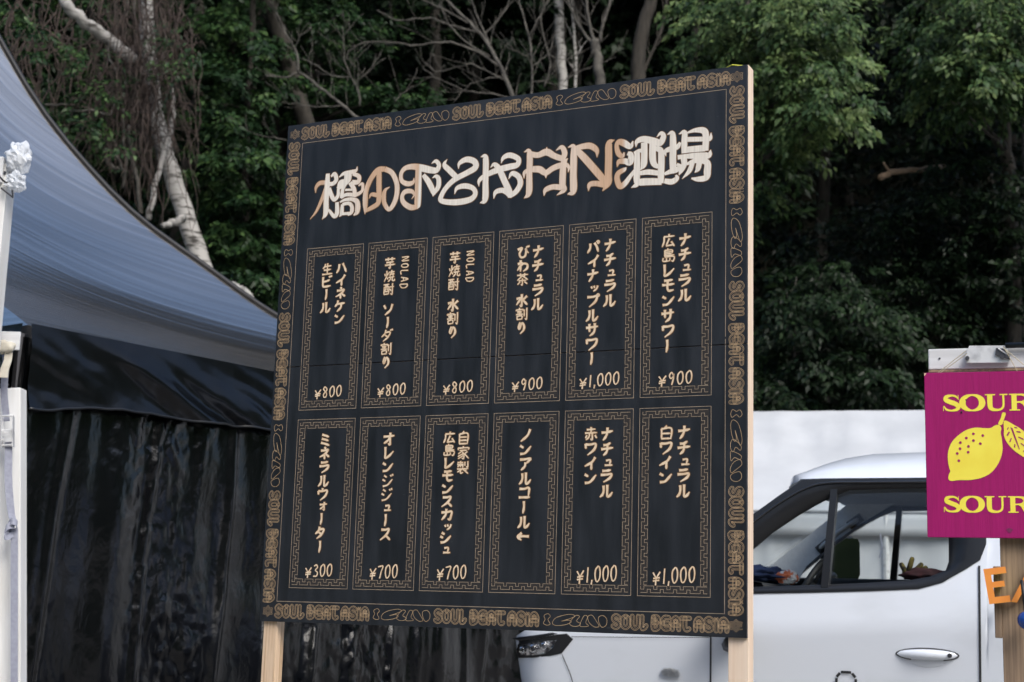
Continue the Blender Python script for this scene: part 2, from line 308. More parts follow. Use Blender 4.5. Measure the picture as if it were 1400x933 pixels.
TITLE = [[(0.187,1.6156,0.0156),(0.1866,1.5715,0.0221),(0.1854,1.5156,0.0221),(0.1867,1.4676,0.0208),(0.173,1.445,0.0021)],[(0.1378,1.5482,0.0021),(0.139,1.5682,0.0117),(0.154,1.5828,0.0156),(0.1814,1.5827,0.0156)],[(0.2014,1.6035,0.0065),(0.216,1.6113,0.0156),(0.2248,1.5904,0.0169),(0.2121,1.5757,0.0156),(0.1878,1.5768,0.0143)],[(0.1813,1.5587,0.0156),(0.1669,1.52,0.0143),(0.1452,1.4767,0.0091),(0.121,1.4501,0.0013)],[(0.1964,1.5599,0.013),(0.2088,1.5294,0.0169),(0.2218,1.5135,0.0143),(0.2359,1.5294,0.0143),(0.236,1.5533,0.0117),(0.2422,1.5767,0.0156),(0.269,1.5793,0.0182)],[(0.2365,1.5972,0.0031),(0.2554,1.6086,0.013),(0.2852,1.6109,0.0161),(0.3073,1.6153,0.0117),(0.3116,1.6294,0.0013)],[(0.2823,1.6099,0.0156),(0.2777,1.5837,0.0195),(0.2577,1.5671,0.0169),(0.2314,1.5538,0.0156)],[(0.2945,1.6046,0.013),(0.3206,1.5914,0.0156),(0.3187,1.5717,0.0169),(0.2934,1.5716,0.0182)],[(0.2692,1.5766,0.0156),(0.2556,1.5514,0.0143),(0.2516,1.5173,0.0161)],[(0.2844,1.5725,0.0156),(0.3022,1.5469,0.0169),(0.3108,1.5249,0.0156),(0.3369,1.5356,0.0117),(0.337,1.5619,0.0117),(0.321,1.5569,0.0052)],[(0.2649,1.5465,0.0083),(0.2949,1.5444,0.0083)],[(0.2485,1.5189,0.0104),(0.2719,1.5281,0.0135),(0.314,1.5219,0.0143)],[(0.245,1.5021,0.0057),(0.267,1.5092,0.0109),(0.2969,1.5083,0.0143),(0.319,1.4951,0.0195),(0.3209,1.4608,0.0195),(0.3062,1.4476,0.0039)],[(0.2329,1.5032,0.0143),(0.2352,1.4633,0.0182),(0.2239,1.4511,0.0143),(0.2047,1.4713,0.0109),(0.1996,1.4797,0.0052)],[(0.256,1.4931,0.0117),(0.2548,1.4615,0.0156),(0.2466,1.4477,0.0021)],[(0.256,1.4926,0.0117),(0.2828,1.4946,0.013),(0.2969,1.4814,0.0143),(0.2966,1.4603,0.0151),(0.2824,1.4485,0.0026)],[(0.258,1.4572,0.0109),(0.2968,1.4564,0.0109)],[(0.2675,1.6061,0.0182),(0.2689,1.582,0.0208)],[(0.4283,1.6084,0.0179),(0.3991,1.607,0.0203),(0.3713,1.5762,0.0197),(0.3539,1.534,0.0191),(0.3528,1.4932,0.0203),(0.3542,1.4669,0.0139),(0.3536,1.448,0.0014)],[(0.3552,1.4595,0.0116),(0.3834,1.47,0.0168),(0.4055,1.4825,0.0179),(0.4092,1.5053,0.0197),(0.4068,1.5522,0.0208),(0.4042,1.6021,0.0197)],[(0.3685,1.5049,0.0014),(0.3776,1.5186,0.0122),(0.4007,1.5134,0.0159)],[(0.4283,1.6084,0.0185),(0.4584,1.5907,0.0179),(0.4797,1.5507,0.0185),(0.4823,1.5099,0.0185),(0.4706,1.4735,0.0179),(0.4521,1.4564,0.015),(0.4332,1.4799,0.0162),(0.4285,1.5093,0.0174),(0.4339,1.5291,0.0122),(0.4512,1.5391,0.0014)],[(0.5501,1.5625,0.0014),(0.547,1.5469,0.0139),(0.5249,1.5434,0.0179),(0.5002,1.5574,0.015),(0.4967,1.5838,0.015),(0.5125,1.6025,0.0174),(0.5443,1.605,0.0208),(0.5829,1.5952,0.0255),(0.6181,1.5843,0.0231),(0.6402,1.582,0.0203),(0.6488,1.5998,0.0159),(0.6356,1.6156,0.013),(0.6186,1.6087,0.0014)],[(0.5667,1.6027,0.0237),(0.5688,1.5217,0.0255),(0.5693,1.4614,0.0237),(0.569,1.4486,0.0043)],[(0.5702,1.4556,0.0159),(0.5417,1.4554,0.0197),(0.5121,1.4754,0.0179),(0.5046,1.4991,0.015),(0.5166,1.5153,0.0174),(0.5422,1.5143,0.015),(0.5539,1.5002,0.0081),(0.5441,1.4868,0.0014)],[(0.5872,1.5702,0.0145),(0.6106,1.5406,0.0208),(0.6294,1.5044,0.0179),(0.6301,1.4877,0.0023)],[(0.6298,1.4958,0.0145),(0.6491,1.5196,0.0179),(0.6495,1.5481,0.0174),(0.638,1.5602,0.0122),(0.6241,1.555,0.0014)],[(0.6804,1.6175,0.0014),(0.6703,1.5985,0.0159),(0.6914,1.5762,0.0197),(0.7173,1.5507,0.0197)],[(0.727,1.5782,0.0014),(0.7309,1.5978,0.0139),(0.7583,1.6086,0.0203),(0.7894,1.5973,0.0208),(0.7933,1.5756,0.0226),(0.7602,1.5592,0.0208),(0.7146,1.541,0.0203),(0.6815,1.5144,0.0179),(0.664,1.4877,0.0179),(0.6616,1.4708,0.0179),(0.6868,1.4613,0.0191),(0.7334,1.457,0.022),(0.7792,1.4625,0.0208),(0.7968,1.4806,0.0179),(0.7869,1.5013,0.0168),(0.7558,1.5128,0.0191),(0.7252,1.5087,0.015),(0.7152,1.4879,0.0014)],[(0.8133,1.6118,0.0014),(0.8285,1.613,0.0159),(0.8338,1.5926,0.022),(0.8348,1.5219,0.022),(0.8356,1.4572,0.022),(0.8163,1.4455,0.0014)],[(0.8096,1.5061,0.0014),(0.8109,1.5271,0.0139),(0.8371,1.5442,0.0179),(0.8819,1.5579,0.022),(0.9268,1.5645,0.022),(0.955,1.5685,0.0197),(0.9582,1.5892,0.0179),(0.9254,1.6059,0.0191),(0.9016,1.5994,0.015),(0.8932,1.5806,0.0014)],[(0.8529,1.5694,0.0014),(0.8661,1.5793,0.0139),(0.8848,1.5618,0.0208),(0.9073,1.5174,0.022),(0.9298,1.4705,0.022),(0.9303,1.4538,0.013)],[(0.9301,1.4594,0.0159),(0.9535,1.4738,0.0191),(0.969,1.5001,0.0203),(0.9608,1.526,0.0191),(0.9365,1.5396,0.0162),(0.9237,1.5214,0.0014)],[(0.8688,1.4568,0.0014),(0.8756,1.4786,0.0159),(0.8995,1.4832,0.0179),(0.9177,1.4745,0.0185),(0.9301,1.4594,0.0145)],[(0.9798,1.6113,0.0016),(0.9961,1.6142,0.0143),(1.0017,1.5905,0.0217),(1.0018,1.5292,0.0217),(1.0021,1.4651,0.0217),(0.9848,1.4469,0.0016)],[(1.0013,1.6022,0.0191),(1.0324,1.5949,0.0197),(1.0644,1.6021,0.0242),(1.0938,1.5852,0.0197),(1.1228,1.5744,0.0197),(1.1319,1.5917,0.0197),(1.1203,1.6128,0.0153),(1.0997,1.6043,0.0016)],[(1.0646,1.6189,0.0013),(1.0651,1.6005,0.014)],[(0.982,1.5174,0.0016),(0.9837,1.5372,0.0134),(1.0013,1.5461,0.0166)],[(1.0127,1.547,0.021),(1.0403,1.5429,0.0229),(1.0632,1.529,0.0197),(1.0885,1.5416,0.0197),(1.1171,1.5492,0.0197),(1.1425,1.5481,0.0134)],[(1.0643,1.5106,0.0013),(1.0638,1.5289,0.0191)],[(1.1293,1.5677,0.0197),(1.1271,1.5315,0.0229),(1.1267,1.4801,0.0229),(1.132,1.4615,0.0185),(1.1069,1.4459,0.0016)],[(1.059,1.449,0.0016),(1.0648,1.4681,0.0166),(1.0902,1.4762,0.0178),(1.1222,1.4715,0.0197)],[(1.1436,1.5707,0.0016),(1.1342,1.5626,0.0159),(1.1298,1.5494,0.0191)],[(1.1393,1.5499,0.0143),(1.1485,1.5384,0.0102),(1.1463,1.522,0.0013)],[(1.1442,1.6101,0.0016),(1.1632,1.611,0.0159),(1.1657,1.5729,0.0242),(1.1655,1.5124,0.0242),(1.1662,1.4552,0.0242),(1.1466,1.4451,0.0016)],[(1.1698,1.6027,0.0166),(1.1981,1.6072,0.0197),(1.2264,1.6055,0.021),(1.2486,1.588,0.0166),(1.2507,1.5637,0.0016)],[(1.173,1.5993,0.0197),(1.2053,1.5656,0.0242),(1.2533,1.5094,0.0242),(1.2851,1.4704,0.0229)],[(1.3117,1.617,0.0016),(1.2933,1.6071,0.021),(1.2927,1.5592,0.0242),(1.2922,1.4995,0.0242),(1.2912,1.4698,0.0242),(1.2732,1.4448,0.0016)],[(1.2218,1.4498,0.0016),(1.2261,1.4703,0.0166),(1.2478,1.4726,0.0178),(1.279,1.4651,0.0197)],[(1.3785,1.6054,0.0037),(1.3699,1.5875,0.017),(1.3474,1.6016,0.0222),(1.3294,1.608,0.0191),(1.3206,1.5959,0.0142),(1.3271,1.5691,0.0173),(1.3421,1.5573,0.013),(1.3479,1.5697,0.0037)],[(1.3234,1.5232,0.0019),(1.3305,1.5398,0.017),(1.3514,1.539,0.0191),(1.3692,1.5343,0.0235),(1.3718,1.5585,0.0191),(1.3598,1.5655,0.0123)],[(1.3562,1.5169,0.0019),(1.3489,1.5105,0.0139),(1.3283,1.4997,0.017),(1.3241,1.4799,0.0185),(1.335,1.4544,0.0191),(1.3526,1.4627,0.0179),(1.37,1.4839,0.0142),(1.3903,1.5076,0.0111)],[(1.3891,1.584,0.0015),(1.3933,1.6023,0.016),(1.4153,1.6084,0.0204),(1.4506,1.5972,0.0235),(1.474,1.5889,0.0222),(1.4854,1.6091,0.0185),(1.4766,1.6216,0.0123),(1.4621,1.6103,0.0015)],[(1.3938,1.5676,0.0185),(1.3945,1.5187,0.0222),(1.3936,1.4786,0.0222),(1.394,1.4557,0.0185),(1.375,1.4462,0.0015)],[(1.4184,1.5965,0.0222),(1.4191,1.5447,0.0222),(1.4171,1.5191,0.0204),(1.4065,1.5031,0.0019)],[(1.382,1.5646,0.0062),(1.4011,1.5697,0.0123),(1.4217,1.5674,0.0139)],[(1.4478,1.5904,0.0222),(1.4484,1.5416,0.0235),(1.4545,1.5181,0.0191),(1.4692,1.5065,0.0123)],[(1.4509,1.5728,0.0154),(1.4743,1.5645,0.0191),(1.479,1.5383,0.0222),(1.4782,1.4814,0.0222),(1.4785,1.4502,0.0185)],[(1.4052,1.4923,0.0148),(1.4344,1.493,0.0179),(1.4752,1.4846,0.016)],[(1.3911,1.4489,0.0025),(1.4027,1.4606,0.0222),(1.4407,1.4596,0.0235),(1.4814,1.4556,0.0216)],[(1.4984,1.6147,0.0015),(1.5158,1.6165,0.017),(1.5191,1.5767,0.0228),(1.5187,1.5283,0.0228),(1.5208,1.4884,0.0228)],[(1.4949,1.5409,0.0015),(1.4932,1.5581,0.0142),(1.5177,1.5654,0.0191),(1.535,1.5692,0.017),(1.5435,1.5825,0.0086)],[(1.4898,1.4802,0.0093),(1.5099,1.4867,0.016),(1.53,1.4903,0.0185),(1.5442,1.5001,0.0142),(1.5327,1.5098,0.0086)],[(1.49,1.4575,0.016),(1.516,1.4521,0.0191),(1.5331,1.4617,0.016),(1.5301,1.4733,0.0056)],[(1.5389,1.6115,0.0015),(1.5575,1.6151,0.017),(1.5578,1.5809,0.0204),(1.5581,1.5439,0.0191)],[(1.5676,1.6125,0.0056),(1.5947,1.6179,0.0142),(1.6232,1.6132,0.0216),(1.6312,1.5924,0.0216),(1.6292,1.5447,0.0216)],[(1.6487,1.6032,0.0015),(1.646,1.5851,0.0139),(1.6333,1.5809,0.013)],[(1.5664,1.5899,0.016),(1.6233,1.5849,0.016)],[(1.5666,1.5549,0.0204),(1.6292,1.5537,0.0222)],[(1.5353,1.5322,0.0154),(1.5554,1.5335,0.0142),(1.5953,1.5314,0.0204),(1.6392,1.5281,0.0216),(1.6476,1.5455,0.0015)],[(1.5554,1.5329,0.0216),(1.5579,1.5072,0.0191),(1.5472,1.4857,0.0154),(1.5402,1.4717,0.0015)],[(1.5883,1.5152,0.0154),(1.5758,1.4827,0.0154),(1.5517,1.4584,0.0015)],[(1.567,1.5062,0.0086),(1.5954,1.5145,0.016),(1.6337,1.5062,0.0204),(1.6367,1.4764,0.0235),(1.6326,1.4544,0.0204),(1.6044,1.4517,0.016),(1.5831,1.4566,0.0046)],[(1.6097,1.5073,0.0191),(1.6042,1.4854,0.016),(1.5943,1.4752,0.0019)]]
ITEMS = [([('ハイネケン', 0.2676, 1.2777, 1.0499), ('生ビール', 0.2072, 1.2766, 1.0947)], ('¥800', 0.1787, 0.2963, 0.7845, 0.8281)), ([('芋焼酎 ソーダ割り', 0.4673, 1.2797, 0.8832), ('@NOLAD', 0.5283, 1.277, 1.1576)], ('¥800', 0.4373, 0.5556, 0.7821, 0.8259)), ([('芋焼酎 水割り', 0.7257, 1.28, 0.9765), ('@NOLAD', 0.787, 1.277, 1.1634)], ('¥800', 0.6968, 0.8162, 0.782, 0.8253)), ([('ナチュラル', 1.0441, 1.2775, 1.0545), ('びわ茶 水割り', 0.9871, 1.2783, 0.9768)], ('¥900', 0.9571, 1.0749, 0.7814, 0.8256)), ([('ナチュラル', 1.3037, 1.279, 1.0495), ('パイナップルサワー', 1.2446, 1.2765, 0.8591)], ('¥1,000', 1.202, 1.3472, 0.7825, 0.8287)), ([('ナチュラル', 1.5624, 1.2757, 1.0515), ('広島レモンサワー', 1.5064, 1.277, 0.8866)], ('¥900', 1.4756, 1.5948, 0.7793, 0.8253)), ([('ミネラルウォーター', 0.2349, 0.6579, 0.241)], ('¥300', 0.1782, 0.2941, 0.1555, 0.2025)), ([('オレンジジュース', 0.4945, 0.655, 0.2846)], ('¥700', 0.4391, 0.5543, 0.1537, 0.2041)), ([('自家製', 0.7847, 0.6505, 0.508), ('広島レモンスカッシュ', 0.7296, 0.6519, 0.2432)], ('¥700', 0.6996, 0.8151, 0.1555, 0.2058)), ([('ノンアルコール←', 1.0159, 0.6544, 0.2805)], None), ([('ナチュラル', 1.3043, 0.6521, 0.4264), ('赤ワイン', 1.2479, 0.6536, 0.467)], ('¥1,000', 1.2062, 1.3494, 0.1533, 0.2092)), ([('ナチュラル', 1.5639, 0.6512, 0.4248), ('白ワイン', 1.5054, 0.6502, 0.467)], ('¥1,000', 1.4636, 1.6087, 0.1539, 0.2085))]

# ------------------------------------------------------------------ menu board
BY, BW, BZ0, BH = 0.448425517, 1.76846555, 0.940411944, 1.82
BO = Vector((0.733881592, 4.57991528, 0)) - Vector((math.cos(BY), -math.sin(BY), 0)) * BW
board = empty('menu_board', BO, -BY, 'tall black wooden drinks menu board with gold Japanese lettering standing on two pine legs', 'menu board')
def bz(v): return BZ0 + v
SEAM = .902
MB().box(0, BW, 0, .012, bz(SEAM + .0028), bz(BH)).build('panel', M['panel'], board, bevel=.0012)
MB().box(0, BW, 0, .012, bz(0), bz(SEAM)).build('panel', M['panel'], board, bevel=.0012)
# posts behind the panels; the right one shows its pale edge along the board
MB().box(BW - .062, BW + .0015, .0125, .066, 0, bz(BH + .004)).build('post', [M['wood_end']], board, bevel=.002)
MB().box(.010, .066, .0125, .060, 0, bz(BH - .02)).build('post', M['wood'], board, bevel=.002)
MB().box(.07, BW - .066, .0125, .045, bz(SEAM - .05), bz(SEAM + .05)).build('rail', M['wood'], board, bevel=.002)
MB().box(.07, BW - .066, .0125, .045, bz(BH - .10), bz(BH - .01)).build('rail', M['wood'], board, bevel=.002)
for (u, v) in [(.018, .02), (.018, .88), (.02, .93), (.02, 1.79), (.645, .895), (.92, .915), (1.225, .905), (1.70, .925), (1.75, .88), (1.75, .03), (1.66, 1.795), (1.748, 1.80), (1.752, 1.40), (1.752, .45)]:
    a = MB(); c = Vector((u, 0, bz(v)))
    a.tube([c + Vector((0, .001, 0)), c + Vector((0, -.0012, 0))], .0042, 10); a.build('screw', M['cord'], board)

YB = 0.0
def stack(strokes, base, step=8e-6):
    return [(base - i * step, s) for i, s in enumerate(strokes)]

# title
mb = MB(); mt = MB()
ts = [catmull(s, 6) for s in TITLE]
for i, s in enumerate(ts):
    s = [(x, bz(z), max(w_, .0008)) for x, z, w_ in s]
    ribbon(mb, s, -.0003 - i * 6e-6, 0, .0022)
    ribbon(mt, s, -.0012 - i * 6e-6, 0)
mb.build('title_edge', M['burn'], mt.build('title_lettering', M['title'], board))

G = {}
def g(c, s): G[c] = [[tuple(float(v) for v in p.split(',')) for p in st.split()] for st in s.split(';')]
g('ナ', "6,40 50,37 94,28;52,3 51,40 38,72 18,97"); g('チ', "20,22 50,19 76,5;3,52 50,47 97,42;52,16 52,50 42,78 20,97")
g('ュ', "22,38 70,34 62,86;8,90 50,89 96,88"); g('ラ', "18,15 50,14 84,8;6,44 50,42 90,38 76,68 28,97")
g('ル', "28,12 30,45 22,75 2,96;58,6 58,50 60,91 80,84 98,60"); g('パ', "24,22 22,60 2,94;58,18 78,50 90,90;80,12 88,6 95,13 88,20 80,12")
g('ハ', "26,18 22,60 2,94;58,12 78,50 94,90"); g('イ', "86,4 60,40 4,70;56,42 56,97"); g('ネ', "46,0 60,14;14,28 50,27 82,22 50,58 4,80;50,54 50,99;64,60 94,80")
g('ケ', "32,2 26,30 4,56;24,32 60,31 97,27;64,32 60,66 26,98"); g('ン', "6,20 34,36;8,84 50,76 96,24"); g('ビ', "14,6 14,60 20,89 60,90 90,85;14,48 50,44 80,33;74,0 82,13;89,-3 97,10")
g('ー', "50,4 52,50 44,97"); g('ソ', "12,14 30,46;90,8 72,58 24,97"); g('ダ', "42,2 32,34 4,60;36,24 82,22 62,64 18,97;34,44 66,64;84,0 90,12;97,-4 104,8")
g('タ', "42,2 32,34 4,60;36,24 82,22 62,64 18,97;34,44 66,64"); g('ッ', "12,38 24,62;44,32 54,58;88,32 76,66 38,95"); g('プ', "6,20 50,20 84,15 72,56 22,97;86,8 93,2 100,9 93,15 86,8")
g('サ', "2,35 50,32 98,27;28,6 30,68;72,2 72,50 62,76 32,99"); g('ワ', "12,14 14,50;12,19 50,19 92,15 80,58 28,98"); g('レ', "22,4 24,60 24,91 60,74 96,38")
g('モ', "18,14 50,13 84,9;4,46 50,45 97,41;46,14 44,70 56,91 92,86"); g('オ', "2,33 50,30 98,25;62,2 62,60 62,95 44,86;60,34 40,64 6,86"); g('ォ', "2,33 50,30 98,25;62,2 62,60 62,95 44,86;60,34 40,64 6,86")
g('ジ', "18,8 42,22;6,40 30,52;10,93 52,82 94,38;76,4 84,16;91,-2 99,10"); g('シ', "18,8 42,22;6,40 30,52;10,93 52,82 96,34"); g('ス', "14,14 50,14 82,9 60,54 6,95;56,56 94,93")
g('ミ', "18,8 50,17 82,28;16,42 50,50 80,59;10,74 50,84 90,97"); g('ウ', "50,0 50,20;10,24 14,52;12,25 50,24 92,19 80,60 32,98"); g('ノ', "86,4 64,52 10,97")
g('ア', "6,16 50,14 94,9 74,32 58,46;52,38 46,70 16,98"); g('コ', "10,20 50,20 88,15 84,84;6,86 50,85 97,84"); g('カ', "4,33 50,30 92,25 86,70 76,93 60,86;46,2 42,50 8,97"); g('←', "97,50 50,48 4,52;38,24 4,52 36,78")
g('び', "4,26 40,16 20,58 34,91 66,84 76,44 72,20 82,44 97,58;80,2 87,14;93,-1 100,11"); g('わ', "30,4 30,97;6,34 42,27 30,50 4,86;18,66 50,34 86,42 86,74 54,96"); g('り', "40,8 22,44 32,60 56,14 80,36 76,70 40,99")
g('生', "30,4 22,26 6,44;24,26 50,25 86,21;50,0 50,92;16,57 50,56 84,53;2,95 50,93 98,90"); g('芋', "4,18 96,15;32,2 32,32;68,2 68,32;16,44 84,41;4,66 97,63;52,42 52,92 38,85")
g('焼', "8,28 14,50;42,20 34,44;26,4 26,50 4,96;28,60 40,78;48,18 98,14;72,0 72,36;52,38 98,34;58,26 58,54;86,24 86,52;44,62 99,58;64,62 60,80 40,98;80,62 80,88 99,90 99,76"); g('酎', "2,12 54,9;8,32 8,96;8,34 50,32 50,94;22,12 20,54 12,62;36,12 36,54 46,56;10,71 48,71;10,93 48,91;58,33 99,30;84,2 84,93 68,86;64,50 74,68")
g('水', "50,0 50,94 36,85;6,36 40,33 6,86;94,18 60,46;56,44 98,88"); g('割', "30,0 30,12;4,14 4,26;4,16 60,14 58,26;12,29 52,28;14,41 50,40;2,54 62,52;32,22 32,64;12,66 12,96;12,68 52,66 52,96;12,94 50,92;72,16 72,72;93,2 93,93 78,86")
g('広', "54,0 54,16;14,20 96,17;16,22 14,60 0,96;56,34 32,88;30,90 90,83;72,58 96,95"); g('島', "48,-4 40,9;22,11 22,60;22,11 78,10 78,37;24,24 76,23;24,37 76,36;22,49 96,48;22,61 93,60 88,95 74,90;10,68 10,92 62,91;36,68 36,90;62,68 62,91")
g('自', "54,-3 38,14;16,18 16,97;16,18 86,15 84,97;18,42 82,41;18,67 82,66;16,93 84,92"); g('家', "50,-2 50,10;6,12 6,29;6,14 94,11 91,27;20,31 82,30;48,31 8,58;44,43 58,66 54,95 38,88;50,57 6,78;52,71 6,96;86,40 62,58;60,55 98,94")
g('製', "4,12 54,11;2,25 60,24;30,0 30,48;10,34 10,48;10,34 50,33 48,47;68,6 68,38;93,2 93,47 80,42;50,50 50,58;2,62 97,59;46,62 4,86;32,74 32,94 54,87;84,67 64,78;52,63 98,97")
g('赤', "16,18 84,15;50,0 50,42;2,44 98,41;38,45 34,72 10,96;60,45 60,93 46,86;18,60 6,82;82,60 96,82"); g('白', "54,-3 36,16;14,20 14,97;14,20 88,17 85,97;16,55 84,54;14,93 84,92"); g('茶', "4,16 96,13;32,2 32,30;68,2 68,30;50,22 6,58;50,22 96,56;18,62 84,59;50,44 50,95 38,90;30,70 10,92;68,70 92,90")
g('¥', "6,8 48,50;94,2 48,50 38,98;10,50 90,43;6,68 84,61"); g('0', "54,3 20,24 12,58 26,90 48,97 78,78 88,40 76,10 54,3"); g('1', "62,4 44,97"); g('3', "18,14 58,4 78,24 42,46 80,64 66,92 10,94"); g('7', "8,14 86,8 60,50 38,98")
g('8', "72,16 40,4 22,26 72,60 66,92 32,94 22,70 74,34 72,16"); g('9', "78,26 48,4 20,28 40,50 76,30 80,16 70,60 50,98"); g(',', "56,84 36,112"); g('N', "8,97 8,4 92,97 92,4"); g('O', "50,3 16,22 8,50 16,80 50,97 84,80 92,50 84,22 50,3")
g('L', "8,3 8,96 94,96"); g('A', "2,98 50,3 98,98;20,66 80,66"); g('D', "8,4 8,96 50,94 90,74 92,32 56,6 8,4")
SMALL = 'ュッォ'
def stroke_pts(st, x0, ztop, sx, sy, w0, uniform=False, rot=False):
    """glyph grid (0..100, y down) to board coordinates with a brush width along the stroke"""
    pts = catmull(st, 5) if len(st) > 2 else catmull(st, 6)
    n = len(pts); out = []
    for i, (gx, gy) in enumerate(pts):
        t = i / max(1, n - 1)
        if uniform: wd = w0 * (1 + .12 * math.sin(t * 9))
        else:
            wd = w0 * (1.12 - .22 * math.sin(min(1, t * 1.3) * math.pi) if t < .77 else 1.12 - .95 * (t - .77) / .23 * .72)
        if rot: gx, gy = 100 - gy, gx
        out.append((x0 + gx / 100 * sx, ztop - gy / 100 * sy, wd))
    return out
FX0, FPITCH, FWID = .1166, .2598, .2375
ROWS = [(.7447, 1.338), (.1186, .7095)]
def rect_ring(mb, x0, x1, z0, z1, w_, y):
    h = w_ / 2
    for a in ((x0 - h, x1 + h, z0 - h, z0 + h), (x0 - h, x1 + h, z1 - h, z1 + h), (x0 - h, x0 + h, z0 + h, z1 - h), (x1 - h, x1 + h, z0 + h, z1 - h)):
        mb.add([(a[0], y, a[2]), (a[1], y, a[2]), (a[1], y, a[3]), (a[0], y, a[3])], [(0, 1, 2, 3)])
FRET = [(0, 0, 4, 0), (4, 0, 4, 2), (4, 2, 6, 2), (6, 0, 6, 2), (6, 0, 8, 0), (0, 2, 2, 2), (0, 2, 0, 4), (2, 2, 2, 4), (2, 4, 8, 4)]
def fret(mb, along, x, z, n, cell, thick, y):
    h = thick / 2; sc = cell[1]; sa = cell[0]
    for k in range(n):
        for (a0, b0, a1, b1) in FRET:
            A0, A1, B0, B1 = (a0 + 8 * k) * sa, (a1 + 8 * k) * sa, b0 * sc, b1 * sc
            if b0 == b1: q = (A0 - h, A1 + h, B0 - h, B0 + h)
            else: q = (A0 - h, A0 + h, B0 + h, B1 - h)
            if k and a0 == 0 and b0 == b1 and b0 == 0: q = (A0 + h, A1 + h, q[2], q[3])
            if along == 'x': c = [(x + q[0], z + q[2]), (x + q[1], z + q[2]), (x + q[1], z + q[3]), (x + q[0], z + q[3])]
            else: c = [(x + q[2], z + q[0]), (x + q[3], z + q[0]), (x + q[3], z + q[1]), (x + q[2], z + q[1])]
            mb.add([(p[0], y, p[1]) for p in c], [(0, 1, 2, 3)])
for k, (cols, price) in enumerate(ITEMS):
    r, c = divmod(k, 6)
    x0 = FX0 + c * FPITCH; x1 = x0 + FWID; z0, z1 = bz(ROWS[r][0]), bz(ROWS[r][1])
    fr = MB(); rect_ring(fr, x0, x1, z0, z1, .0017, -.0009)
    bd = MB(); gp, tk = .0105, .0205; i0, i1, k0, k1 = x0 + gp, x1 - gp, z0 + gp, z1 - gp
    for a in ((i0 - .004, i1 + .004, k0 - .004, k0 + tk + .003), (i0 - .004, i1 + .004, k1 - tk - .003, k1 + .004), (i0 - .004, i0 + tk + .003, k0 + tk + .003, k1 - tk - .003), (i1 - tk - .003, i1 + .004, k0 + tk + .003, k1 - tk - .003)):
        bd.add([(a[0], -.0003, a[2]), (a[1], -.0003, a[2]), (a[1], -.0003, a[3]), (a[0], -.0003, a[3])], [(0, 1, 2, 3)])
    L_ = i1 - i0; n = 5; fret(fr, 'x', i0, k0, n, (L_ / (8 * n), tk / 4), .0014, -.0009); fret(fr, 'x', i0, k1 - tk, n, (L_ / (8 * n), tk / 4), .0014, -.0009)
    L_ = k1 - k0 - 2 * tk - .006; n = 12; fret(fr, 'z', i0, k0 + tk + .003, n, (L_ / (8 * n), tk / 4), .0014, -.0011); fret(fr, 'z', i1 - tk, k0 + tk + .003, n, (L_ / (8 * n), tk / 4), .0014, -.0011)
    fo = fr.build('item_frame', M['etch'], board); bd.build('frame_band', M['etch_dark'], fo)
    cnt = 0
    for text, u, ztop, zbot in cols:
        mb, me_ = MB(), MB()
        def flush(mb, me_):
            if mb.v: o = mb.build('item_lettering', M['carve'], board); me_.build('lettering_edge', M['burn'], o)
        latin = text[0] == '@'; text = text.lstrip('@')
        tot = sum(.55 if ch == ' ' else (.78 if ch in SMALL else 1.0) for ch in text)
        pitch = (ztop - zbot) / (tot - .12)
        z = ztop
        for ch in text:
            adv = pitch * (.55 if ch == ' ' else (.78 if ch in SMALL else 1.0))
            if ch == ' ': flush(mb, me_); mb, me_ = MB(), MB()
            else:
                kanji = len(G[ch]) >= 5
                sx, sy = .0435, min(.0435, pitch * .90)
                if ch in SMALL: sx, sy = .030, .029
                if latin: sx, sy = .030, pitch * .62
                if ch == 'り': sx = .034
                w0 = .0046 if len(G[ch]) >= 9 else (.0056 if kanji else .0076)
                if ch in SMALL: w0 = .0060
                if latin: w0 = .0036
                ox = u - sx / 2 + (.006 if ch in SMALL else 0) + rnd.uniform(-.0012, .0012)
                for st in G[ch]:
                    s = stroke_pts(st, ox, bz(z), sx, sy, w0, uniform=latin, rot=latin)
                    ribbon(me_, s, -.0003 - cnt * 8e-6, 0, .0019); ribbon(mb, s, -.0014 - cnt * 8e-6); cnt += 1
            z -= adv
        flush(mb, me_)
    if price:
        text, pu0, pu1, pv0, pv1 = price
        mb, me_ = MB(), MB(); cnt = 0
        wd = {',': .42, '1': .55, '¥': 1.0}; tot = sum(wd.get(ch, .88) for ch in text); x = pu0
        for i, ch in enumerate(text):
            a = wd.get(ch, .88) / tot * (pu1 - pu0); h = (pv1 - pv0) * (.80 if ch == '¥' else .92)
            for st in G[ch]:
                s = stroke_pts(st, x + a * .05, bz(pv0 + h + i * .0016 - (.003 if ch == '¥' else 0)), a * .84, h, .0041, uniform=True)
                ribbon(me_, s, -.0003 - cnt * 8e-6, 0, .0012); ribbon(mb, s, -.0014 - cnt * 8e-6); cnt += 1
            x += a
        o = mb.build('price_lettering', M['carve'], board); me_.build('lettering_edge', M['burn'], o)

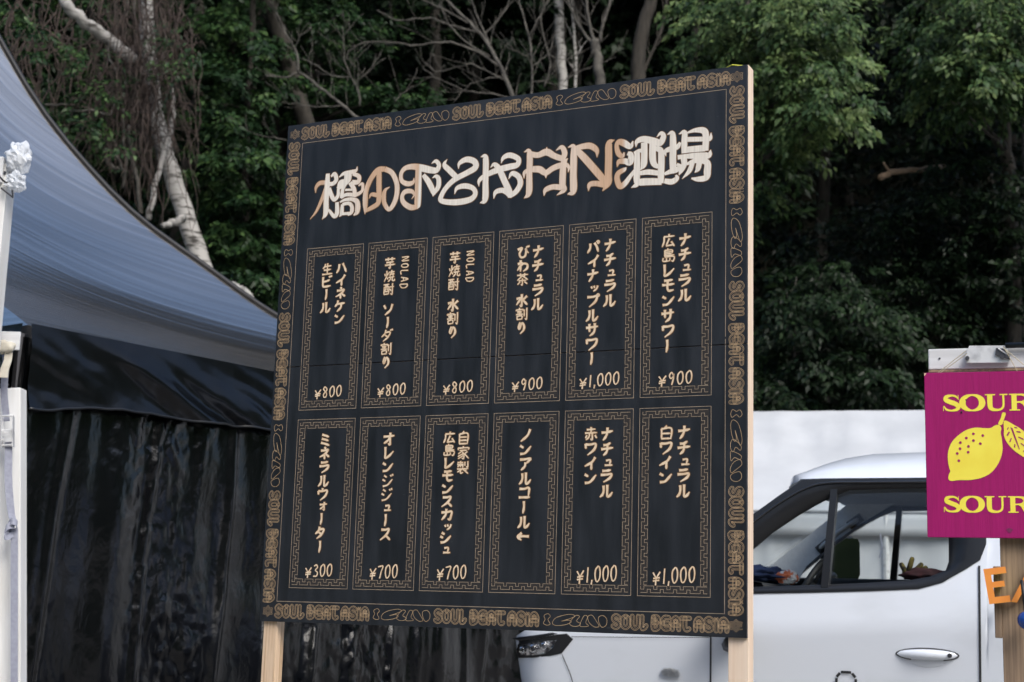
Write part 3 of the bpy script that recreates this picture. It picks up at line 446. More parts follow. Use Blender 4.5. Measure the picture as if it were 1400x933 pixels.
# border: inner line, repeated outlined words, looping ornament, corner diamonds
mb = MB(); rect_ring(mb, .0685, 1.6988, bz(.0705), bz(1.745), .0018, -.0006); mb.build('border_line', M['etch'], board)
BL = {'S': "84,16 50,4 18,20 30,42 70,56 84,78 50,96 14,84", 'O': "50,6 16,26 16,74 50,94 84,74 84,26 50,6", 'U': "16,4 16,72 50,96 84,72 84,4", 'L': "24,4 24,92 60,92 84,74", 'B': "18,6 18,94 66,94 82,72 60,50 24,50;60,50 78,28 62,6 18,6",
      'E': "84,8 40,6 16,28 16,72 40,94 84,92;18,50 74,50", 'A': "14,96 14,36 50,6 86,36 86,96;16,62 84,62;44,34 56,34", 'T': "4,8 96,8;44,8 44,80 66,96 90,88", 'I': "50,30 50,96;46,6 54,6"}
BL = {k: [[tuple(float(v) for v in p.split(',')) for p in st.split()] for st in s.split(';')] for k, s in BL.items()}
SQ = ["4,6 10,2 14,10 10,20 14,34 8,38 2,32 5,20 3,12", "18,30 24,14 40,4 52,2 57,8 44,18 34,24 46,20 51,26 40,35 24,38", "48,30 54,12 60,4 65,8 60,22 67,30 62,38 53,38", "66,36 70,14 74,4 79,8 76,26 81,36 73,39", "80,6 87,3 94,20 99,36 92,39 84,30 80,18", "98,8 106,3 112,14 111,32 104,39 99,26"]
SQ = [[tuple(float(v) for v in p.split(',')) for p in s.split()] for s in SQ]
def outline_loop(pts, r, caps=5):
    a = np.array(pts); t = np.gradient(a, axis=0); t /= np.maximum(np.linalg.norm(t, axis=1, keepdims=True), 1e-9)
    n = np.stack([-t[:, 1], t[:, 0]], 1); L_ = [tuple(p) for p in a + n * r]; Rr = [tuple(p) for p in (a - n * r)[::-1]]
    def cap(c, t0, sgn):
        b = math.atan2(t0[1], t0[0]); return [(c[0] + r * math.cos(b + sgn * q), c[1] + r * math.sin(b + sgn * q)) for q in np.linspace(math.pi / 2, -math.pi / 2, caps)[1:-1]]
    return L_ + cap(a[-1], t[-1], 1) + Rr + cap(a[0], -t[0], 1) + [L_[0]]
bm_ = MB(); zc = [0]
def place(P, org, ax, ay): return [(org[0] + ax[0] * x + ay[0] * y, org[1] + ax[1] * x + ay[1] * y) for x, y in P]
def line(P, wd=.0013):
    ribbon(bm_, [(x, bz(z), wd) for x, z in P], -.0006 - (zc[0] % 60) * 6e-6); zc[0] += 1
def words(org, ax, ay, length, height):
    text = 'SOUL BEAT ASIA'; wd = {' ': .34, 'I': .46, 'L': .82}
    tot = sum(wd.get(c, 1) for c in text); x = 0
    for c in text:
        a = wd.get(c, 1) / tot * length
        if c != ' ':
            for st in BL[c]:
                P = [(x + a * (.05 + .9 * gx / 100 if c != 'I' else .5), height * (1 - gy / 100)) for gx, gy in st]
                P = catmull(P, 4) if len(P) > 2 else P
                P = [p[:2] for p in P]
                line(place(outline_loop(P, .0066), org, ax, ay), .0014)
                line(place(outline_loop(P, .0030), org, ax, ay), .0010)
        x += a
def loops(org, ax, ay, length, height):
    for s in SQ:
        P = catmull([(x / 113 * length, height * (1 - y / 40)) for x, y in s], 5, True)
        line(place([p[:2] for p in P], org, ax, ay), .0014)
def diamond(cx, cz):
    for q in (.019, .0135, .007):
        line([(cx - q, cz), (cx, cz + q), (cx + q, cz), (cx, cz - q), (cx - q, cz)])
    for dx, dz in ((1, 1), (-1, 1), (1, -1), (-1, -1)):
        line([(cx + dx * .012, cz + dz * .012), (cx + dx * .020, cz + dz * .010), (cx + dx * .016, cz + dz * .003)])
def side(org, ax, ay, total, h):
    a, b_, gp = total * .232, total * .136, total * .008
    x = 0
    for i in range(5):
        L_ = a if i % 2 == 0 else b_
        o = (org[0] + ax[0] * x, org[1] + ax[1] * x)
        (words if i % 2 == 0 else loops)(o, ax, ay, L_, h); x += L_ + gp
side((.062, 1.762), (1, 0), (0, 1), 1.65, .040)
side((.062, .017), (1, 0), (0, 1), 1.65, .040)
side((.014, 1.752), (0, -1), (1, 0), 1.685, .040)
side((1.715, 1.752), (0, -1), (1, 0), 1.685, .040)
for q in ((.033, 1.783), (1.735, 1.783), (.033, .036), (1.735, .036)): diamond(*q)
bm_.build('border_lettering', M['gold_line'], board)
mb = MB(); mb.tube([(BW - .09, .02, bz(BH + .001)), (BW - .05, .0, bz(BH + .006)), (BW - .02, .03, bz(BH + .009)), (BW - .01, .06, bz(BH + .006))], .0018, 6)
tag(mb.build('rubber_band', M['lime'], None), 'small yellow rubber band lying on the top corner of the menu board', 'rubber band').matrix_world = Matrix.Translation(BO) @ Matrix.Rotation(-BY, 4, 'Z')

# ------------------------------------------------------------------ black canopy tent
def tarp_mat(name, c1, c2, rough, spec, bump, uv_scale, coat=0.0, metal=0.0):
    m = D.materials.new(name); m.use_nodes = True; N, L = m.node_tree.nodes, m.node_tree.links
    p = N['Principled BSDF']; p.inputs['Roughness'].default_value = rough; p.inputs['Specular IOR Level'].default_value = spec; p.inputs['Coat Weight'].default_value = coat
    p.inputs['Metallic'].default_value = metal
    a = N.new('ShaderNodeAttribute'); a.attribute_name = 'st'
    mp = N.new('ShaderNodeMapping'); mp.inputs['Scale'].default_value = uv_scale; L.new(a.outputs['Vector'], mp.inputs[0])
    nz = N.new('ShaderNodeTexNoise'); nz.inputs['Scale'].default_value = 1; nz.inputs['Detail'].default_value = 7; nz.inputs['Distortion'].default_value = .3; L.new(mp.outputs[0], nz.inputs['Vector'])
    mr = N.new('ShaderNodeMapRange'); mr.inputs[1].default_value = .45; mr.inputs[2].default_value = .75; L.new(nz.outputs[0], mr.inputs[0])
    mx = N.new('ShaderNodeMix'); mx.data_type = 'RGBA'; mx.inputs[6].default_value = (*c1, 1); mx.inputs[7].default_value = (*c2, 1)
    L.new(mr.outputs[0], mx.inputs[0]); L.new(mx.outputs[2], p.inputs['Base Color'])
    bp = N.new('ShaderNodeBump'); bp.inputs['Strength'].default_value = bump; bp.inputs['Distance'].default_value = .02; L.new(nz.outputs[0], bp.inputs['Height']); L.new(bp.outputs[0], p.inputs['Normal'])
    return m
M['roof_tarp'] = tarp_mat('canopy_vinyl', (.49, .465, .43), (.72, .68, .63), .20, .5, .20, (60, 1.0, 1), metal=.98)
M['wall_film'] = tarp_mat('black_film', (.0015, .0018, .0026), (.003, .0034, .0042), .17, .45, .5, (9, 5, 1))
M['valance'] = tarp_mat('black_vinyl_valance', (.002, .0023, .003), (.004, .0046, .006), .22, .35, .10, (9, 3, 1))
M['valance_hem'] = mat('valance_hem', (.012, .013, .015), None, .3)
def st_grid(name, rows, st, m, parent, solid=.003):
    mb = MB(); mb.grid(rows); o = mb.build(name, m, parent, smooth=True)
    at_ = o.data.attributes.new('st', 'FLOAT_VECTOR', 'POINT')
    at_.data.foreach_set('vector', [c for r in st for (a, b) in r for c in (a, b, 0.0)])
    return o
from mathutils import noise as mnoise
def nz3(x, y, z=0.0): return mnoise.noise(Vector((x, y, z)))

C0 = Vector((-2.477, 7.5, 2.369)); WD = Vector((.6072, .7945, 0)); LD = Vector((-.7945, .6072, 0))
WLEN = 4.5
C1 = C0 + WD * WLEN; PK = Vector((-4.27, 9.5, 6.546)); C2 = C0 + LD * 5.2; C3 = C1 + LD * 5.2
tent = empty('canopy_tent', (C0.x, C0.y, 0), 0, 'black canopy tent with swooping pointed roof and shiny plastic film walls', 'tent')
T0 = Vector((C0.x, C0.y, 0))
def hip_from_pixels(P, C, pts):
    """hip line in the vertical plane through the peak and a corner, following the drooping silhouette"""
    h = (C - P); h.z = 0; L_ = h.length; h.normalize(); nrm = Vector((h.y, -h.x, 0)); out = []
    for px, py in pts:
        d = FW + RT * ((px - 700) / F_PX) + UP * ((466.5 - py) / F_PX)
        t = (P - EYE).dot(nrm) / d.dot(nrm); q = EYE + d * t; out.append(((q - P).dot(h) / L_, (q.z - C.z) / (P.z - C.z)))
    return out
prof = [(0, 1)] + hip_from_pixels(PK, C1, [(-55, -60), (0, 55), (58, 152), (125, 234), (193, 301), (280, 364), (379, 433), (520, 505)]) + [(1, 0)]
def profile(s):
    for (a, za), (b, zb) in zip(prof, prof[1:]):
        if a <= s <= b: return za + (zb - za) * (s - a) / (b - a)
    return 0
NS, NT = 48, 60
pc = catmull([(a, b) for a, b in prof], 8)
def profile(s):
    for (a, za), (b, zb) in zip(pc, pc[1:]):
        if a - 1e-6 <= s <= b + 1e-6: return za + (zb - za) * (s - a) / max(1e-6, b - a)
    return 0
def hip(C, s): return Vector((PK.x + (C.x - PK.x) * s, PK.y + (C.y - PK.y) * s, C.z + (PK.z - C.z) * profile(s)))
def roof_side(A, B, name, wob=1.0):
    rows, st = [], []
    for i in range(NS + 1):
        s = (i / NS) ** .9; a, b = hip(A, s), hip(B, s); r, q = [], []
        for k in range(NT + 1):
            t = k / NT; p = a.lerp(b, t)
            bell = math.sin(math.pi * t)
            p.z -= .10 * bell * math.sin(math.pi * s)
            # tension ripples that run from the near corner along the eave towards the far one
            ph = s * 9 - t * 1.2
            p.z += wob * .016 * bell ** .5 * s * nz3(ph * 2.2, t * 1.1, 3) * (1 - .3 * s)
            r.append(p - T0); q.append((s - .22 * t, t))
        rows.append(r); st.append(q)
    return st_grid(name, rows, st, M['roof_tarp'], tent)
roof_side(C0, C1, 'roof'); roof_side(C2, C0, 'roof'); roof_side(C1, C3, 'roof', .5); roof_side(C3, C2, 'roof', .5)
# black edge hems along the hips
for C in (C1,):
    MB().tube([hip(C, .03 + .97 * i / 30) - T0 + Vector((0, 0, .004)) for i in range(31)], .022, 6).build('hem', M['cord'], tent, smooth=True)
def valance(A, B, n, parent, seed):
    d = (B - A); L_ = d.length; d.normalize(); out = Vector((d.y, -d.x, 0)); rows, st = [], []
    for j in range(25):
        v = j / 24; r, q = [], []
        for i in range(n + 1):
            t = i / n; x = t * L_
            drop = .40 - .06 * t * 2.2 * math.exp(-t * .5) + .025 * nz3(x * 2.3, seed) + .012 * nz3(x * 7, seed + 2)
            if x < .35: drop += .03 * (1 - x / .35)
            fold = .034 * nz3(x * 1.5 - v * 1.4, v * .8, seed) + .022 * abs(nz3(x * 3.2 - v * 2.6, v * .9, seed + 4)) + .007 * nz3(x * 9 - v * 3, v * 3, seed) + .006 * v * nz3(x * 24, v * 6, seed + 1)
            # one deep diagonal sag fold
            k = (x - .45 - v * .75); fold += .05 * v ** .7 * math.exp(-(k / .13) ** 2) - .04 * v * math.exp(-((k - .2) / .10) ** 2)
            p = A + d * x + out * (.03 + .05 * v + fold * min(1, v * 3)); p.z = A.z + .005 - drop * v
            r.append(p - T0); q.append((x, v))
        rows.append(r); st.append(q)
    MB().tube(rows[-1], .008, 5).build('hem', M['valance_hem'], parent, smooth=True)
    return st_grid('valance', rows, st, M['valance'], parent)
valance(C0, C1, 150, tent, 1.3); valance(C2, C0, 90, tent, 5.1)
def film_wall(A, B, n, seed):
    d = (B - A); L_ = d.length; d.normalize(); out = Vector((d.y, -d.x, 0)); rows, st = [], []
    for j in range(111):
        v = j / 110; r, q = [], []
        for i in range(n + 1):
            x = i / n * L_
            sl = x + .10 * v + .05 * nz3(v * 2, x * .7, seed)
            # hanging pleats, sharper near the top, with slack crumples lower down
            f = .030 * nz3(sl * 2.4, v * .35, seed) + .020 * nz3(sl * 6.5, v * .6, seed + 2)
            rdg = abs(nz3(sl * 3.3, v * .4, seed + 9)); f += .022 * (1 - min(1, rdg * 6))
            cr = max(0, nz3(x * 1.7, v * 2.2, seed + 13) + .15)        # slack patches that crumple
            f += .022 * nz3(x * 2 + v * 3, v * 3 - x, seed + 21) + .034 * nz3(x * 4, v * 5, seed + 3) * (.2 + v) + cr * (.044 * abs(nz3(x * 9 + v * 4, v * 17, seed + 5)) + .024 * abs(nz3(x * 22, v * 38, seed + 6)))
            p = A + d * x + out * (-.03 + f); p.z = A.z - .06 - v * (A.z - .06)
            r.append(p - T0); q.append((x * 1.0, v * 2.3))
        rows.append(r); st.append(q)
    return st_grid('side_wall', rows, st, M['wall_film'], tent)
film_wall(C0, C1, 330, 2.2); film_wall(C2, C0, 60, 7.7)
for C in (C0, C1, C2, C3):
    q = Vector((C.x, C.y, 0)) - T0 + (PK - C).normalized() * .12; q.z = 0
    MB().tube([q, q + Vector((0, 0, 2.33))], .03, 8).build('leg', M['dark_steel'], tent)
# crumpled tarp gathered at the near corner
rows, st = [], []
for j in range(15):
    v = j / 14; r, q = [], []
    for i in range(25):
        a = i / 24 * 2 * math.pi
        rr = (.045 + .03 * v) * (1 + .35 * nz3(math.cos(a) * 2, math.sin(a) * 2, v * 3) + .2 * math.sin(a * 5 + v * 3))
        r.append(Vector((.01 + rr * math.cos(a) * .9, -.05 + rr * math.sin(a), .03 - v * .30 + .0))); q.append((i * .1, v))
    rows.append(r); st.append(q)
st_grid('corner_gather', rows, st, M['valance'], tent)

# ------------------------------------------------------------------ white pole with strap and wrapped lamp
PX = at(7, 340, 7.0).x - .06; PTOP = at(5, 228, 7.0).z
pole = empty('white_post', (PX, 7.0, 0), 0, 'white upright post at the left edge of the photo carrying the bagged lamp', 'post')
MB().box(-.06, .06, -.06, .06, .02, PTOP).build('shaft', M['pole'], pole, bevel=.004)
MB().box(-.12, .12, -.12, .12, 0, .02).build('base_plate', M['steel'], pole, bevel=.003)
MB().tube([(.045, -.062, PTOP - .05), (.045, -.066, PTOP - .05)], .009, 10).build('bolt', M['dark_steel'], pole)
la, lb = at(27, 565, 7.25), at(27, 933, 7.25); LT = -math.atan2(lb.x - la.x, la.z - lb.z)
LX = la.x - math.tan(-LT) * la.z * -1
leg = empty('tent_leg_post', (lb.x + math.tan(-LT) * lb.z - .0, 7.31, 0), 0, 'leaning white leg post under the near corner of the black tent, behind the strap', 'post'); leg.rotation_euler = (0, LT, 0)
MB().box(-.11, 0, -.05, .05, 0, 2.02).build('shaft', M['pole'], leg, bevel=.004)
q_ = leg.matrix_world
sx = at(17, 760, 7.2).x
strap = empty('ratchet_strap', (sx, 7.2, 1.0), 0, 'grey ratchet strap with metal buckle running down the leaning white post', 'strap'); strap.rotation_euler = (0, LT, 0)
def sribbon(name, pts, w_, m, parent, twist=None):
    mb = MB(); rows = []
    for i, p in enumerate(pts):
        tw = twist[i] if twist else 0
        a = Vector((math.cos(tw), math.sin(tw), 0)) * w_ / 2; p = Vector(p); rows.append([p - a, p + a])
    mb.grid(rows); return mb.build(name, m, parent, solid=.002)
sribbon('webbing', [(-.016 + .004 * math.sin(i), -.004 - .01 * math.sin(i * .4), 1.20 - i * .045) for i in range(9)], .034, M['webbing'], strap)
sribbon('webbing', catmull([(0.0, -.006, .74), (.004, -.02, .55), (.015, -.016, .40), (.03, -.02, .34)], 6), .036, M['webbing'], strap, [i * .06 for i in range(19)])
sribbon('webbing', [(.03, -.012, .32 - i * .05) for i in range(26)], .034, M['webbing'], strap)
k = MB()
for i in range(3):
    pts = [(.022 + .028 * math.cos(a * .7 + i), -.028 - .022 * math.sin(a), .335 - .03 * i * .6 + .018 * math.sin(a + i)) for a in np.linspace(0, 5, 14)]
    k.grid([[Vector(p) - Vector((0, .004, .017)), Vector(p) + Vector((0, .004, .017))] for p in pts])
k.build('knot', M['webbing'], strap, solid=.002)
b = MB(); zt = .84
for sgn in (-1, 1): b.box(sgn * .026 - .0025, sgn * .026 + .0025, -.035, -.004, zt - .13, zt + .02)
b.tube([(-.030, -.03, zt + .022), (.030, -.03, zt + .022)], .006, 8)
b.tube([(-.028, -.022, zt - .05), (.028, -.022, zt - .05)], .010, 8); b.tube([(-.028, -.02, zt - .12), (.028, -.02, zt - .12)], .007, 8)
b.box(-.022, .022, -.034, -.030, zt - .075, zt - .045); b.box(-.020, .020, -.032, -.028, zt - .105, zt - .088)
for q in (-.013, .0, .013): b.tube([(q, -.036, zt - .06), (q, -.030, zt - .06)], .005, 8)
b.build('ratchet_buckle', M['steel'], strap, bevel=.001)
sl_ = empty('webbing_sling', at(12, 490, 7.15), 0, 'cream webbing sling tied at the tent corner above the ratchet', 'sling')
mb = MB(); mb.grid([[Vector((-.020 + .006 * math.sin(i), -.012 - .004 * i, .03 - i * .022)), Vector((.020 + .004 * math.sin(i), -.014 - .004 * i, .03 - i * .022))] for i in range(7)])
mb.build('loop', M['cream'], sl_, solid=.005)
def knotted(c, r, sc, seed):
    mb = MB(); rows = []
    for i in range(11):
        t = math.pi * i / 10; rows.append([Vector(c) + Vector((r * sc[0] * math.sin(t) * math.cos(a), r * sc[1] * math.sin(t) * math.sin(a), r * sc[2] * math.cos(t))) * (1 + .45 * nz3(math.cos(a) * 2 + seed, math.sin(a) * 2, t * 1.5)) for a in np.linspace(0, 2 * math.pi, 17)[:-1]])
    mb.grid(rows, 0, True); return mb
knotted((-.02, -.02, .05), .04, (1.4, .6, .8), 2.0).build('knot', M['cream'], sl_, smooth=True)
MB().box(-.05, .05, -.012, .0, .04, .13).build('steel_plate', M['white_wood'], sl_, bevel=.003)

lp = at(12, 236, 6.95)
lamp = empty('bagged_lamp', lp, 0, 'small outdoor lamp wrapped in clear plastic bag on top of the white post', 'lamp')
mb = MB(); mb.tube([(-.09, .06, -.03), (-.02, .0, -.01), (.03, 0, .03)], .012, 8); mb.box(-.09, -.02, -.03, .05, -.06, .07)
mb.build('bracket', M['white_wood'], lamp, bevel=.004)
mb = MB(); mb.tube(catmull([(-.10, -.04, .10), (-.05, -.05, .0), (.0, -.05, -.06), (.03, -.04, -.06)], 6), .005, 6); mb.build('cable', M['cord'], lamp)
mb = MB(); mb.tube([(-.015, -.04, -.09), (.045, -.04, -.135), (.04, -.045, -.10)], .005, 6); mb.build('wire_frame', M['dark_steel'], lamp)
mb = MB(); mb.tube([(.02, 0, .01), (.035, 0, .085)], [.035, .045], 12); mb.build('lamp_head', M['white_wood'], lamp, smooth=True)
def crumple(c, r, sc, seed, amt=.35):
    mb = MB(); rows = []
    for i in range(19):
        t = math.pi * i / 18; row = []
        for k2 in range(28):
            a = 2 * math.pi * k2 / 28; d = Vector((math.sin(t) * math.cos(a), math.sin(t) * math.sin(a), math.cos(t)))
            f = 1 + amt * nz3(d.x * 2.6 + seed, d.y * 2.6, d.z * 2.6) + amt * .6 * abs(nz3(d.x * 6, d.y * 6 + seed, d.z * 6))
            row.append(Vector(c) + Vector((d.x * r * sc[0], d.y * r * sc[1], d.z * r * sc[2])) * f)
        rows.append(row)
    mb.grid(rows, 0, True); return mb
crumple((.045, -.01, .07), .058, (.95, .9, 1.25), 1.1).build('plastic_bag', M['bag'], lamp)
crumple((.045, -.02, -.055), .04, (1.1, .9, 1.1), 5.1, .5).build('plastic_bag', M['bag'], lamp)

# ------------------------------------------------------------------ white marquee
MY = R(16); MO = Vector((2.304, 14.0, 0))
marq = empty('white_marquee', MO, -MY, 'long white marquee with sloping roof standing behind the white van', 'marquee')
def mrow(p0, p1, n, m_, wob, seed):
    rows = []
    for j in range(m_ + 1):
        v = j / m_; r = []
        for i in range(n + 1):
            a = Vector(p0[0]).lerp(Vector(p0[1]), i / n); b_ = Vector(p1[0]).lerp(Vector(p1[1]), i / n); p = a.lerp(b_, v)
            p += Vector((0, -1, .5)) * wob * (nz3(i * .33, v * 1.5, seed) + .5 * nz3(i * .9, v * 5, seed)) * math.sin(math.pi * min(1, v * 1.2 + .05))
            r.append(p)
        rows.append(r)
    return rows
XA, XB, EV, RZ = -1.4, 9.0, 1.99, 3.20
mb = MB(); mb.grid(mrow(((XA, 2.0, RZ), (XB, 2.0, RZ)), ((XA, 0, EV), (XB, 0, EV)), 120, 24, .055, 1)); mb.build('roof', M['white_tarp'], marq, smooth=True)
mb = MB(); mb.grid(mrow(((XA, 2.0, RZ), (XB, 2.0, RZ)), ((XA, 4.0, EV), (XB, 4.0, EV)), 20, 4, .0, 1)); mb.build('roof', M['white_tarp'], marq, smooth=True)
mb = MB(); mb.grid(mrow(((XA, -.02, EV), (XB, -.02, EV)), ((XA, -.03, EV - .22), (XB, -.03, EV - .22)), 90, 3, .012, 4)); mb.build('valance', M['white_tarp'], marq, smooth=True, solid=.004)
for q in range(4):
    a, b_ = XA + q * 2.6, XA + (q + 1) * 2.6
    mb = MB(); mb.grid(mrow(((a, .03, EV - .05), (b_, .03, EV - .05)), ((a + .05, .03, 0.0), (b_ - .05, .03, 0.0)), 40, 24, .05, 7 + q)); mb.build('side_wall', M['white_tarp'], marq, smooth=True)
for q in range(5):
    x = XA + q * 2.6; MB().tube([(x, .0, 0), (x, .0, EV)], .03, 8).build('pole', M['steel'], marq)
MB().tube([(XA, -.025, EV + .004), (XB, -.025, EV + .004)], .016, 6).build('eave_hem', M['white_tarp'], marq)
for q in range(5):
    x = XA + .45 + q * 2.1; MB().tube([(x, -.05, EV - .20), (x + .02, -.06, EV - .32), (x - .01, -.05, EV - .42)], .006, 5).build('tie_cord', M['webbing'], marq)
for x in (XA, XB):
    mb = MB(); mb.add([(x, 0, EV), (x, 4, EV), (x, 2, RZ), (x, 0, 0), (x, 4, 0)], [(0, 1, 2), (0, 3, 4, 1)]); mb.build('gable_wall', M['white_tarp'], marq)

# ------------------------------------------------------------------ white van
VY = R(23); VO = Vector((.05914436, 7.6, 0)); VC = Vector((2.915113906, -7.018946429, 1.0))
van = empty('white_van', VO, -VY, 'white van parked between the menu board and the white marquee with black door frame', 'van')
VW, XF, RC, VL = 1.70, -.085, .25, 4.35
def S(x, z, y):
    q = VC + (Vector((x, 0, z)) - VC) * ((y - VC.y) / (0 - VC.y)); return Vector((q.x, y, q.z))
def interp(T, x):
    if x <= T[0][0]: return T[0][1]
    for (a, va), (b_, vb) in zip(T, T[1:]):
        if x <= b_: return va + (vb - va) * (x - a) / (b_ - a)
    return T[-1][1]
HOOD = [(XF, .84), (-.04, .875), (.05, .915), (.2, .965), (.45, 1.03), (.72, 1.09)]
BELT = [(.72, 1.09), (.95, 1.105), (1.21, 1.115), (1.97, 1.153), (2.07, 1.183), (2.176, 1.243), (2.235, 1.285), (2.262, 1.36), (2.268, 1.652), (4.4, 1.652)]
TOP = HOOD[:-1] + BELT
def inset(x, z):
    zc_ = .945 + (x - 1.21) * .055
    if z > zc_: 
        return (z - zc_) * .16 if z < 1.15 else (1.15 - zc_) * .16 + (z - 1.15) * .21
    return (zc_ - max(z, .55)) * .13 + .06 * max(0, (.45 - z) / .25) ** 2
def plan(n_side):
    P = []
    for t in np.linspace(0, 1, 7)[:-1]: P.append((XF - .05 * (1 - t * t), VW / 2 + (RC - VW / 2) * t))
    for t in np.linspace(0, math.pi / 2, 10): P.append((XF + RC - RC * math.cos(t), RC - RC * math.sin(t)))
    xs = list(np.linspace(XF + RC, 2.0, 22)[1:]) + [2.04, 2.07, 2.12, 2.176, 2.2, 2.22, 2.235, 2.25, 2.262, 2.268, 2.3] + list(np.linspace(2.4, VL - .1, 8))
    for x in xs: P.append((x, 0))
    for t in np.linspace(0, math.pi / 2, 5)[1:]: P.append((VL - .1 + .1 * math.sin(t), .1 - .1 * math.cos(t)))
    P.append((VL, VW / 2)); return P
PL = plan(0)
def shell(mirror):
    rows = []
    for x, y in PL:
        zt = interp(TOP, x); r = []
        for j in range(23):
            z = .24 + (zt - .24) * (j / 22); i_ = inset(max(x, .0), z)
            # lean towards the middle by the inset, also the nose
            fx = i_ * max(0, 1 - (x - XF) / .3) * 1.2 if x < .3 else 0
            fr = min(1, max(0, (VW / 2 - y) / (VW / 2)))
            r.append(Vector((x + fx, (y + i_ * fr) if not mirror else VW - (y + i_ * fr), z)))
        rows.append(r)
    return rows
mb = MB(); mb.grid(shell(False)); mb.grid(shell(True)); mb.build('body', M['white_paint'], van, smooth=True)
def side_y(x, z):
    """near skin of the body at x, z"""
    if x < XF + RC: return RC - math.sqrt(max(0, RC ** 2 - (XF + RC - x) ** 2)) + inset(max(x, 0), z)
    return inset(x, z)
def on_skin(xp, zp, off=0.002):
    y = 0
    for _ in range(40):
        q = S(xp, zp, y); y += .5 * (side_y(max(q.x, XF + .001), q.z) - y)
    q = S(xp, zp, y); 
    nx = -max(0, (XF + RC - q.x) / RC) if q.x < XF + RC else 0
    n_ = Vector((nx, -math.sqrt(max(.05, 1 - nx * nx)), 0)); return q + n_ * off
# hood
mb = MB(); rows = []
for x in [XF + .0, -.06, -.03, .0, .05, .12, .2, .3, .45, .6, .72]:
    zt = interp(HOOD, x); y0 = side_y(x, zt) if x < XF + RC else inset(x, zt); y1 = VW - y0; r = []
    for k2 in range(15):
        v = k2 / 14; r.append(Vector((x - .05 * (1 - (2 * v - 1) ** 2) * (x < .2), y0 + (y1 - y0) * v, zt + .075 * (1 - abs(2 * v - 1) ** 2.5) * min(1, (x - XF) / .25 + .1))))
    rows.append(r)
mb.grid(rows); mb.build('bonnet', M['white_paint'], van, smooth=True)
# greenhouse frame: matched outer and inner outlines read on the near side
OUT_ = [(.72, 1.092), (.95, 1.285), (1.207, 1.487), (1.34, 1.581), (1.449, 1.653), (1.54, 1.656), (1.63, 1.656), (1.75, 1.656), (1.95, 1.656), (2.15, 1.656), (2.272, 1.654), (2.272, 1.5), (2.266, 1.36), (2.24, 1.285), (2.176, 1.242), (2.073, 1.182), (1.97, 1.152), (1.75, 1.138), (1.5, 1.126), (1.21, 1.114), (.95, 1.104), (.80, 1.095)]
IN_ = [(.93, 1.128), (1.06, 1.215), (1.207, 1.326), (1.298, 1.403), (1.423, 1.485), (1.50, 1.530), (1.578, 1.570), (1.66, 1.601), (1.85, 1.606), (2.0, 1.607), (2.103, 1.605), (2.106, 1.48), (2.106, 1.36), (2.104, 1.275), (2.09, 1.238), (2.02, 1.208), (1.94, 1.192), (1.75, 1.176), (1.5, 1.160), (1.21, 1.145), (1.0, 1.136), (.955, 1.130)]
def gy(z, x=1.5): return inset(x, max(z, 1.0))
def frame_ring(mirror, scale_y=0):
    o_ = [S(x, z, gy(z, x) - .004) for x, z in OUT_]; i_ = [S(x, z, gy(z, x) + .006) for x, z in IN_]; mid = [a.lerp(b_, .45) + Vector((0, -.008, 0)) for a, b_ in zip(o_, i_)]
    dep = [p + Vector((0, .035, 0)) for p in i_]
    rows = [o_, mid, i_, dep]
    if mirror: rows = [[Vector((p.x, VW - p.y, p.z)) for p in r] for r in rows]
    return rows
for mr_ in (False, True):
    mb = MB(); mb.grid(frame_ring(mr_), 0, True); fo = mb.build('window_frame', M['black_plastic'], van, smooth=True)
    rows = frame_ring(mr_); mb = MB(); mb.add(rows[3], [tuple(range(len(IN_)))]); mb.build('glass', M['glass'], fo)
# glossy tube added as a highlight line along windscreen pillar and door-frame step
mb = MB(); mb.tube(catmull([tuple(S(x, z, gy(z, x) - .010)) for x, z in [(.80, 1.125), (.98, 1.27), (1.215, 1.455), (1.345, 1.548), (1.46, 1.61), (1.56, 1.634), (1.75, 1.637), (2.25, 1.637)]], 6), .006, 6); mb.build('pillar_highlight', mat('gloss_black', (.02, .021, .023), None, .12, coat=1.0), van, smooth=True)
# drip rail line above the door, divider bar and black quarter panel
mb = MB(); p = [S(x, z, gy(z, x) - .006) for x, z in [(1.577, 1.605), (1.608, 1.605), (1.562, 1.15), (1.527, 1.15)]]
mb.add([q + Vector((0, d_, 0)) for d_ in (0, .05) for q in p], [(0, 1, 2, 3), (0, 4, 5, 1), (1, 5, 6, 2), (2, 6, 7, 3), (3, 7, 4, 0)]); mb.build('window_divider', M['black_plastic'], van)
# roof
RT_ = [(1.30, 1.66), (1.355, 1.705), (1.404, 1.737), (1.492, 1.788), (1.576, 1.82), (1.714, 1.844), (1.948, 1.850), (4.35, 1.85)]
mb = MB(); rows = []
ya = gy(1.653)
for x in [1.43, 1.47, 1.52, 1.58, 1.65, 1.75, 1.95, 2.2, 2.8, 3.5, 4.2, VL]:
    r = []
    for k2 in range(25):
        v = k2 / 24; u = abs(2 * v - 1); xx = x - .16 * (1 - u ** 2.2) * max(0, 1 - (x - 1.43) / .5); zc_ = interp(RT_, xx + .02)
        e0 = S(1.449, 1.653, ya - .002).z
        z = e0 + (zc_ - e0) * (1 - u ** 2.4) ** .75 if u < 1 else e0
        r.append(Vector((xx - .02, (ya - .004) + (VW - 2 * ya + .008) * v, z)))
    if not rows: rows.append([Vector((p.x - .012, p.y, S(1.449, 1.653, ya - .002).z - .012)) for p in r])
    rows.append(r)
mb.grid(rows); mb.build('roof', M['white_paint'], van, smooth=True)
